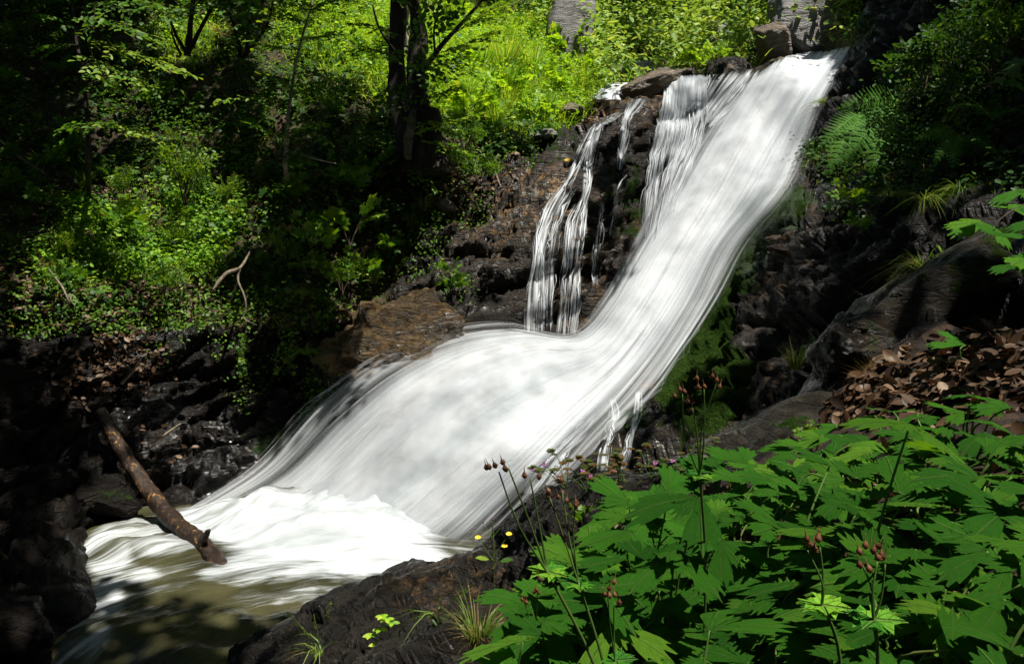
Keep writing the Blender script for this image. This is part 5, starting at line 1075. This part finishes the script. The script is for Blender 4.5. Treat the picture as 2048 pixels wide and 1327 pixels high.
# flowering stalks with beaked seed heads
def seedplant(base, heads, stem_r, label):
    if base is None: base = W(*heads[0]) - ZUP * .35
    o = empty('cranesbill', base, label, 'plant'); w = MB(); top = np.mean([W(*h) for h in heads], axis=0); top = local(o, top); m = top * .75 + [0, 0, .0]
    limb(w, [[0, 0, -.03], m * .5 + [.01, .01, .03], m], [stem_r, stem_r * .9, stem_r * .8], 6, 0, 6); w.build('stem', M['stalk'], o)
    for h in heads:
        e = local(o, W(*h)); w = MB(); limb(w, [m, (m + e) / 2 + rng.normal(0, .004, 3), e], [stem_r * .7, stem_r * .5, stem_r * .4], 5, 0, 4)
        b = w.build('flower_stalk', M['stalk'], o)
        for k in range(3):
            l = MB(); seedhead(l, e + rng.normal(0, .006, 3), .018, nrm(e - m) + ZUP * .6); l.build('seed_head', M['seed'], b)
    l = MB(); a = rng.uniform(0, 6.28, 4); leaves(l, LOBED, np.repeat([m], 4, 0), np.stack([np.cos(a), np.sin(a), 0 * a + .1], 1), [0, -.3, 1], .035); l.build('leaf', M['geranium'], o)
seedplant(floor_at(W(1290, 1150, 1.25)) if floor_at(W(1290, 1150, 1.25)) is not None else W(1290, 1250, 1.3), [(998, 943, 1.15), (1018, 938, 1.15), (1060, 955, 1.17)], .0028, 'long slanting cranesbill stem with brown beaked seed heads in front of the fall')
seedplant(floor_at(W(1260, 1130, 1.3)), [(1100, 995, 1.3), (1125, 985, 1.32), (1150, 1010, 1.3)], .0026, 'cranesbill stem with reddish seed heads just below the slanting one')
seedplant(floor_at(W(1412, 960, 1.5)), [(1365, 788, 1.35), (1408, 775, 1.35), (1435, 760, 1.36), (1385, 815, 1.36)], .0026, 'upright cranesbill stem with orange seed heads against the dark rock')
seedplant(floor_at(W(1700, 1230, 1.0)), [(1615, 1100, .95), (1640, 1095, .95)], .0024, 'cranesbill with two brown seed heads among the leaves at lower right')
seedplant(floor_at(W(1750, 1280, .95)), [(1725, 1130, .9), (1770, 1128, .9), (1755, 1120, .9)], .0026, 'cranesbill with three spiky seed heads near the bottom right')
seedplant(floor_at(W(1260, 1280, 1.3)), [(1215, 1180, 1.2), (1228, 1205, 1.22)], .0022, 'cranesbill with pink brown seed heads at the left edge of the geranium patch')
seedplant(floor_at(W(1090, 1260, 1.8)), [(1050, 1205, 1.7), (1075, 1185, 1.7)], .0022, 'cranesbill with reddish heads over the dark ledge')
# herb robert with pink flowers along the crest
for k, (x, y, fl_) in enumerate([(1130, 950, [(1065, 938), (1088, 928)]), (1180, 965, [(1165, 940), (1180, 950)]), (1250, 985, [(1195, 975), (1237, 978)]), (1310, 955, [(1300, 935), (1310, 925)]), (1370, 925, [(1376, 914), (1345, 920)])]):
    P = atB(x, y + 10); o = empty('herb_robert', P, ['pink flowered feathery plant leaning over the fall at the left end of the crest', 'pink flowered red leaved plant right of the first one on the crest', 'low reddish feathery plant with two pink flowers below the crest', 'pink flowered plant with yellow leaves beside the lower rills', 'pink flowered plant next to the grey slab'][k], 'plant')
    w = MB(); l = MB()
    for j in range(9):
        e = np.array([rng.normal(0, .08), rng.normal(-.05, .05), rng.uniform(.03, .13)]); limb(w, [[0, 0, -.03], e * .6 + [0, 0, .02], e], [.0016, .0013, .001], 4, 0, 3)
        for q in range(3):
            a = np.arange(7) * .9 + rng.random(); c = e + rng.normal(0, .012, 3); leaves(l, LOBED, np.repeat([c], 7, 0), np.stack([np.cos(a), np.sin(a), 0 * a], 1), np.array([0, -.4, 1]) + rng.normal(0, .2, 3), .017 * rng.uniform(.7, 1.2), np.clip(rng.normal(.35 + .15 * (k in (1, 2)), .25, 7), 0, 1))
    w.build('stem', M['stalk'], o); l.build('foliage', M['herb'], o)
    for fx_, fy_ in fl_:
        e = local(o, W(fx_, fy_, depth_of(P) - .08)); l = MB(); a = np.arange(5) * 1.257; leaves(l, OVAL, np.repeat([e], 5, 0), np.stack([np.cos(a), 0 * a - .2, np.sin(a)], 1), [0, -1, .3], .009, None, 1.6); b = l.build('flower', M['pink'], o)
        w = MB(); limb(w, [[0, 0, 0], e * .6, e], [.001, .001, .0008], 4, 0, 3); w.build('flower_stalk', M['stalk'], b)
# yellow hawkweed on the ledge
P = atB(990, 1215); o = empty('hawkweed', P, 'thin stemmed plant with small yellow flowers before the foot of the fall', 'plant')
w = MB(); d0 = depth_of(P) - .05; T_ = local(o, W(985, 1040, d0)); limb(w, [[0, 0, -.02], local(o, W(988, 1110, d0)), T_], [.0025, .002, .001], 5, 0, 6); w.build('stem', M['stalk'], o)
for fx_, fy_ in ((956, 1075), (1018, 1068), (1009, 1092)):
    e = local(o, W(fx_, fy_, d0)); l = MB(); a = np.arange(12) * .5236; leaves(l, OVAL, np.repeat([e], 12, 0), np.stack([np.cos(a), np.sin(a) * .6 - .1, .35 + .3 * np.sin(a)], 1), [0, -.6, 1], .012); b = l.build('flower', M['yellow'], o)
    w = MB(); s0 = local(o, W(986, fy_ + 45, d0)); limb(w, [s0, (s0 + e) / 2, e], [.0014, .0012, .001], 4, 0, 3); w.build('flower_stalk', M['stalk'], b)
for fx_, fy_ in ((966, 1042), (985, 1037), (1003, 1048)):
    l = MB(); seedhead(l, local(o, W(fx_, fy_ + 4, d0)), .014); b = l.build('bud', M['seed'], o); w = MB(); e = local(o, W(fx_, fy_ + 4, d0)); limb(w, [local(o, W(985, 1075, d0)), e], [.0012, .0008], 4, 0, 3); w.build('flower_stalk', M['stalk'], b)
for q_, s_ in ((W(978, 1118, d0), -1), (W(1000, 1122, d0), 1)): l = MB(); leaves(l, OVAL, [local(o, q_)], [[s_, 0, .2]], [0, -.3, 1], .05); l.build('leaf', M['leaf_md'], o)
# grasses and small plants of the ledge
def putB(kind, px, py, size, label, cat, rz=None, tilt=(0, 0), up=0): return place(kind, atB(px, py) - ZUP * .01, size, label, cat, None, rz, tilt)
putB('tuft_dry', 985, 1318, .16, 'straw coloured dry grass tuft at the bottom edge', 'grass')
putB('tuft', 985, 1320, .22, 'thin dark grass rising from the dry tuft at the bottom edge', 'grass')
putB('tuft_dry', 1745, 745, .13, 'dry brown grass hanging from the mossy ridge', 'grass', tilt=(1.9, 0), rz=0)
putB('tuft_hang', 1850, 540, .24, 'green grass tuft arching over the long mossy boulder', 'grass')
putB('tuft_dry', 1835, 590, .14, 'dry grass blades trailing down the long mossy boulder', 'grass', tilt=(1.8, 0), rz=0)
putB('tuft', 1150, 1320, .18, 'short grass under the left geranium leaves', 'grass')
putB('seedling', 1905, 540, .12, 'small seedling beside the grass on the long mossy boulder', 'plant')
putB('seedling', 1610, 880, .07, 'tiny seedling on the grey slab', 'plant')
putB('seedling', 1170, 1055, .1, 'small fine leaved plant at the left of the geranium patch', 'plant')
for k, (x, y, tops, lab) in enumerate([(640, 1325, [(578, 1225), (605, 1255)], 'flowering grass with two seed heads at the bottom edge of the ledge'), (655, 1328, [(628, 1230), (660, 1205)], 'tall flowering grass with arching blades beside the first'), (910, 1300, [(880, 1200), (935, 1175)], 'thin grass with pale seed heads on the dark ledge')]):
    P = atB(x, y); o = empty('flowering_grass', P, lab, 'grass'); d0 = depth_of(P) - .02; l = MB()
    n_ = 9; a = rng.uniform(0, 6.28, n_); blades(l, rng.normal(0, .01, (n_, 3)) * [1, 1, 0], np.stack([np.cos(a) * .5, np.sin(a) * .3, 1 + 0 * a], 1), rng.uniform(.12, .3, n_), .007, 1.1); l.build('blades', M['grass'], o)
    for tx, ty in tops:
        e = local(o, W(tx, ty, d0)); w = MB(); limb(w, [[0, 0, 0], e * .5 + [0, 0, .03], e], [.0014, .0012, .0008], 4, 0, 5); b = w.build('stem', M['stalk'], o)
        l = MB(); q = e + (np.arange(10) / 10 * .07)[:, None] * -nrm(e) ; leaves(l, DIAM, q, nrm(e) + rng.normal(0, .5, q.shape), [0, -1, .1], .013); l.build('seed_head', M['grass'], b)
P = atB(765, 1300); o = empty('seedling', P, 'young plant with pale green leaflets on the dark ledge', 'plant'); d0 = depth_of(P) - .03
w = MB(); l = MB()
for tx, ty in ((765, 1232), (785, 1245), (740, 1270), (752, 1288), (760, 1258), (775, 1238)):
    e = local(o, W(tx, ty, d0)); limb(w, [[0, 0, 0], e * .5, e], [.0015, .0012, .0008], 4, 0, 3); a = np.arange(5) * 1.1 + rng.random(); leaves(l, OVAL, np.repeat([e], 5, 0), np.stack([np.cos(a), np.sin(a), 0 * a], 1), [0, -.5, 1], .03)
w.build('stem', M['stalk'], o); l.build('foliage', M['leaf_lt'], o)
# leaf sprays that reach in from the right edge
for k, (a_, b_, sz, lab) in enumerate([((2120, 400, 2.6), (1985, 440, 2.5), .1, 'bright lobed leaves reaching in from the right edge above the mossy boulder'), ((2120, 480, 2.3), (2015, 520, 2.2), .08, 'lobed leaves at the right edge below the bright ones'), ((2130, 120, 4.2), (2000, 160, 4.0), .08, 'leafy twig at the upper right edge')]):
    o = empty('leafy_twig', W(*a_), lab, 'branch'); w = MB(); l = MB(); f_ = floor_at(W(*a_)); limb(w, [local(o, f_) - [0, 0, .05], local(o, f_) * .5 + [.05, .05, 0], [0, 0, 0]], [.007, .006, .004], 6, 0, 5) if f_ is not None else None; spray(w, l, [0, 0, 0], local(o, W(*b_)), 5, .12 * a_[2] / 2.5, sz, .1, .004, LOBED, .6, up=(0, -.4, 1)); w.build('stem', M['twig'], o)
    if k == 2: l.build('foliage', M['leaf_dk'], o); continue
    for j in range(7):
        s_ = rng.uniform(.3, 1.05); lf = bpy.data.objects.new('leaf', GL[int(rng.integers(16))]); COL.objects.link(lf); lf.parent = o; lf.location = local(o, W(*b_)) * s_ + rng.normal(0, .035, 3)
        lf.rotation_mode = 'QUATERNION'; lf.rotation_quaternion = Vector((rng.normal(0, .2), -.45, 1)).to_track_quat('Z', 'Y') @ Quaternion((0, 0, 1), rng.uniform(0, 6.28)); lf.scale = (rng.uniform(.04, .065),) * 3

# ------------------------------------------------------------------ unseen leaves added overhead, gaps cut to give sun patches and shade
LIT = [(960, 140, 280, 140, 1.3), (760, 90, 140, 100, 1.0), (640, 50, 110, 70, .9), (1110, 215, 110, 70, 1.2), (1090, 60, 130, 100, 1.2), (370, 85, 80, 40, .85), (310, 465, 200, 85, 1.25), (190, 520, 110, 60, 1.25), (350, 300, 50, 60, .7), (560, 250, 50, 35, .56), (230, 645, 90, 35, .7), (250, 745, 60, 40, .6), (130, 600, 80, 40, .85), (600, 130, 80, 80, .9), (230, 245, 70, 25, .62),
       (1060, 400, 130, 90, .75), (980, 440, 70, 50, .6), (1250, 215, 150, 60, .85), (930, 370, 70, 60, .7), (800, 660, 170, 70, 1.0), (1420, 370, 170, 330, 1.4), (1130, 690, 260, 80, 1.4), (900, 850, 330, 240, 1.4), (620, 1070, 330, 120, 1.4), (330, 1090, 190, 80, 1.2), (560, 1180, 160, 50, .85), (1370, 160, 140, 70, 1.3), (1600, 150, 130, 90, 1.3), (1100, 560, 60, 130, .55), (1300, 760, 60, 50, .6), (1490, 480, 80, 110, .75), (1560, 500, 80, 60, .5),
       (1880, 740, 150, 60, .7), (1830, 560, 60, 30, .56), (1820, 850, 150, 70, 1.1), (1990, 800, 90, 60, .9), (1600, 960, 320, 110, 1.2), (1350, 1030, 250, 100, 1.2), (1160, 1120, 160, 150, 1.1), (1420, 1200, 280, 140, 1.1), (1900, 980, 220, 100, 1.0), (1700, 1130, 200, 90, .95), (1850, 1150, 130, 40, .62), (1560, 1280, 150, 50, .62), (1200, 1280, 150, 60, .8), (2020, 440, 60, 50, .8), (1720, 290, 90, 90, .72), (1740, 60, 90, 60, .4), (470, 545, 60, 60, .7), (330, 690, 30, 60, .6)]
lx, ly = np.meshgrid(np.arange(-120, 2180, 8.0), np.arange(-80, 1400, 8.0))
dA = zA(lx, ly); dP = plane(lx, ly); dV = np.where((dP > 0) & (dP < dA), dP, dA); isB = ly > ysil(lx)
dV = np.where(isB, depth_of(atB(lx, np.maximum(ly, ysil(lx)))), dV); VV = W(lx, ly, dV); VV[..., 2] += isB * .12
litv = blobs(lx, ly, LIT) + .32 * fbm(VV * 1.7, 3) > .55
def toplane(P): return P[..., :2] + SUNV[:2] * ((10 - P[..., 2]) / SUNV[2])[..., None]
SUNV = np.array(SUN); CELL = .12; 
XT = [VV[litv]]
for s_ in (.4, .5, .6, .7, .8, .9): XT.append(W(lx, ly, dV * s_)[litv & isB & (ly > 790)])
for z_ in (.25,): XT.append(VV[litv & ~isB & (lx < 1200) & (ly < 640)] + ZUP * z_)
for x_, y_, d_, r_ in ((330, 125, 7.7, .35), (250, 245, 7.8, .35), (590, 60, 8.0, .4), (450, 205, 8.05, .25), (630, 230, 8.1, .3), (370, 300, 8.6, .35), (560, 20, 7.95, .3), (300, 70, 7.75, .25), (900, 100, 9.1, .5), (880, 230, 9.1, .4), (1720, 300, 8.7, .35), (1650, 330, 8.9, .25), (480, 545, 7.95, .3), (220, 500, 8.2, .4), (2010, 430, 2.5, .15), (760, 650, 8.5, .35), (850, 640, 8.5, .35), (800, 620, 8.7, .3)):
    XT.append(W(x_, y_, d_) + rng.normal(0, r_ * .5, (400, 3)))
XT = np.concatenate(XT); c = np.floor(toplane(XT) / CELL).astype(int)
ox, oy = -160, -160; grid = np.zeros((340, 420), bool); cl = c
for ex in (-1, 0, 1):
    for ey in (-1, 0, 1):
        i, j = cl[:, 0] + ex - ox, cl[:, 1] + ey - oy; k = (i >= 0) & (i < 340) & (j >= 0) & (j < 420); grid[i[k], j[k]] = True
def sun_blockers(n_, lo, hi, size, check=True):
    P = rng.uniform(lo, hi, (n_, 3)); keep = (P[:, 2] - 2.2) > np.maximum(P[:, 1], .1) * .36 + .4
    if check:
        cc = np.floor(toplane(P) / CELL).astype(int) - [ox, oy]; ok = (cc >= 0).all(1) & (cc[:, 0] < 340) & (cc[:, 1] < 420)
        keep &= ~(ok & grid[np.clip(cc[:, 0], 0, 339), np.clip(cc[:, 1], 0, 419)])
    P = P[keep]; l = len(P); return P, rng.uniform(*size, l)
l = MB()
P, s = sun_blockers(125000, (-13, -8, 8.6), (17, 18, 12.5), (.16, .3)); nn = rng.normal(0, .45, P.shape) + ZUP; leaves(l, DIAM, P, rng.normal(size=P.shape) * [1, 1, .2], nn, s, None, 1.2)
def thin(pts, n_, z=(22, 26), s_=(.035, .055)):                # added small high leaves, unseen, that soften the sun below
    wq = depth_of(pts) ** 2; k = rng.choice(len(pts), n_, p=wq / wq.sum()); Q = pts[k] + rng.normal(0, .12, (n_, 3)); zz = rng.uniform(*z, n_); Q = Q + SUNV * ((zz - Q[:, 2]) / SUNV[2])[:, None]
    leaves(l, DIAM, Q, rng.normal(size=Q.shape) * [1, 1, .2], rng.normal(0, .3, Q.shape) + ZUP, rng.uniform(*s_, n_), None, 1.3)
wat = blobs(lx, ly, [(1420, 370, 190, 330, 1), (1130, 690, 260, 80, 1), (900, 850, 330, 240, 1), (620, 1070, 330, 100, 1), (1370, 160, 140, 70, 1)]) > .5
thin(VV[wat & ~isB], 9500); thin(VV[wat & ~isB & (ly > 1000)], 1500)
ger = isB & (ly > 790) & (blobs(lx, ly, LIT) > .5); thin(np.concatenate([W(lx, ly, dV * s_)[ger] for s_ in (.5, .7, .9)]), 500)
drk = blobs(lx, ly, [(650, 400, 110, 110, 1), (770, 430, 70, 120, 1), (540, 560, 110, 60, .9), (90, 330, 110, 150, 1), (500, 345, 80, 50, .9), (840, 320, 50, 70, 1), (60, 100, 120, 120, 1), (600, 760, 110, 120, .8)]) * ~isB > .5  # areas to darken: unseen leaves are added above them along the sun line
k = rng.integers(0, drk.sum(), 8000); Q = VV[drk][k] + rng.normal(0, .1, (8000, 3)); zz = np.maximum(rng.uniform(6.4, 8.6, 8000), Q[:, 2] + 2.5 + .0 * Q[:, 1]); Q = Q + SUNV * ((zz - Q[:, 2]) / SUNV[2])[:, None]; Q = Q[(Q[:, 2] - 2.2) > Q[:, 1] * .36 + .3]
leaves(l, OVAL, Q, rng.normal(size=Q.shape) * [1, 1, .2], rng.normal(0, .3, Q.shape) + ZUP, rng.uniform(.08, .13, len(Q)))
tag(l.build('shade_leaves', M['leaf_dk']), 'unseen leaves added overhead to shape sun and shade', kind='stuff')
l = MB(); P1 = rng.uniform((-14, -10, .5), (16, -5, 10), (16000, 3)); P2 = rng.uniform((9, -6, 1), (13, 9, 10), (12000, 3)); P3 = rng.uniform((-15, -6, 0), (-9, 5, 10), (9000, 3)); P = np.concatenate([P1, P2, P3])  # added ring of leaves, out of view, keeps the ambient light low
leaves(l, DIAM, P, rng.normal(size=P.shape), rng.normal(size=P.shape) + [0, 0, .3], rng.uniform(.25, .45, len(P)), None, 1.2)
tag(l.build('side_shade_leaves', M['leaf_dk']), 'unseen leaves added around the viewpoint to hold back side light', kind='stuff')
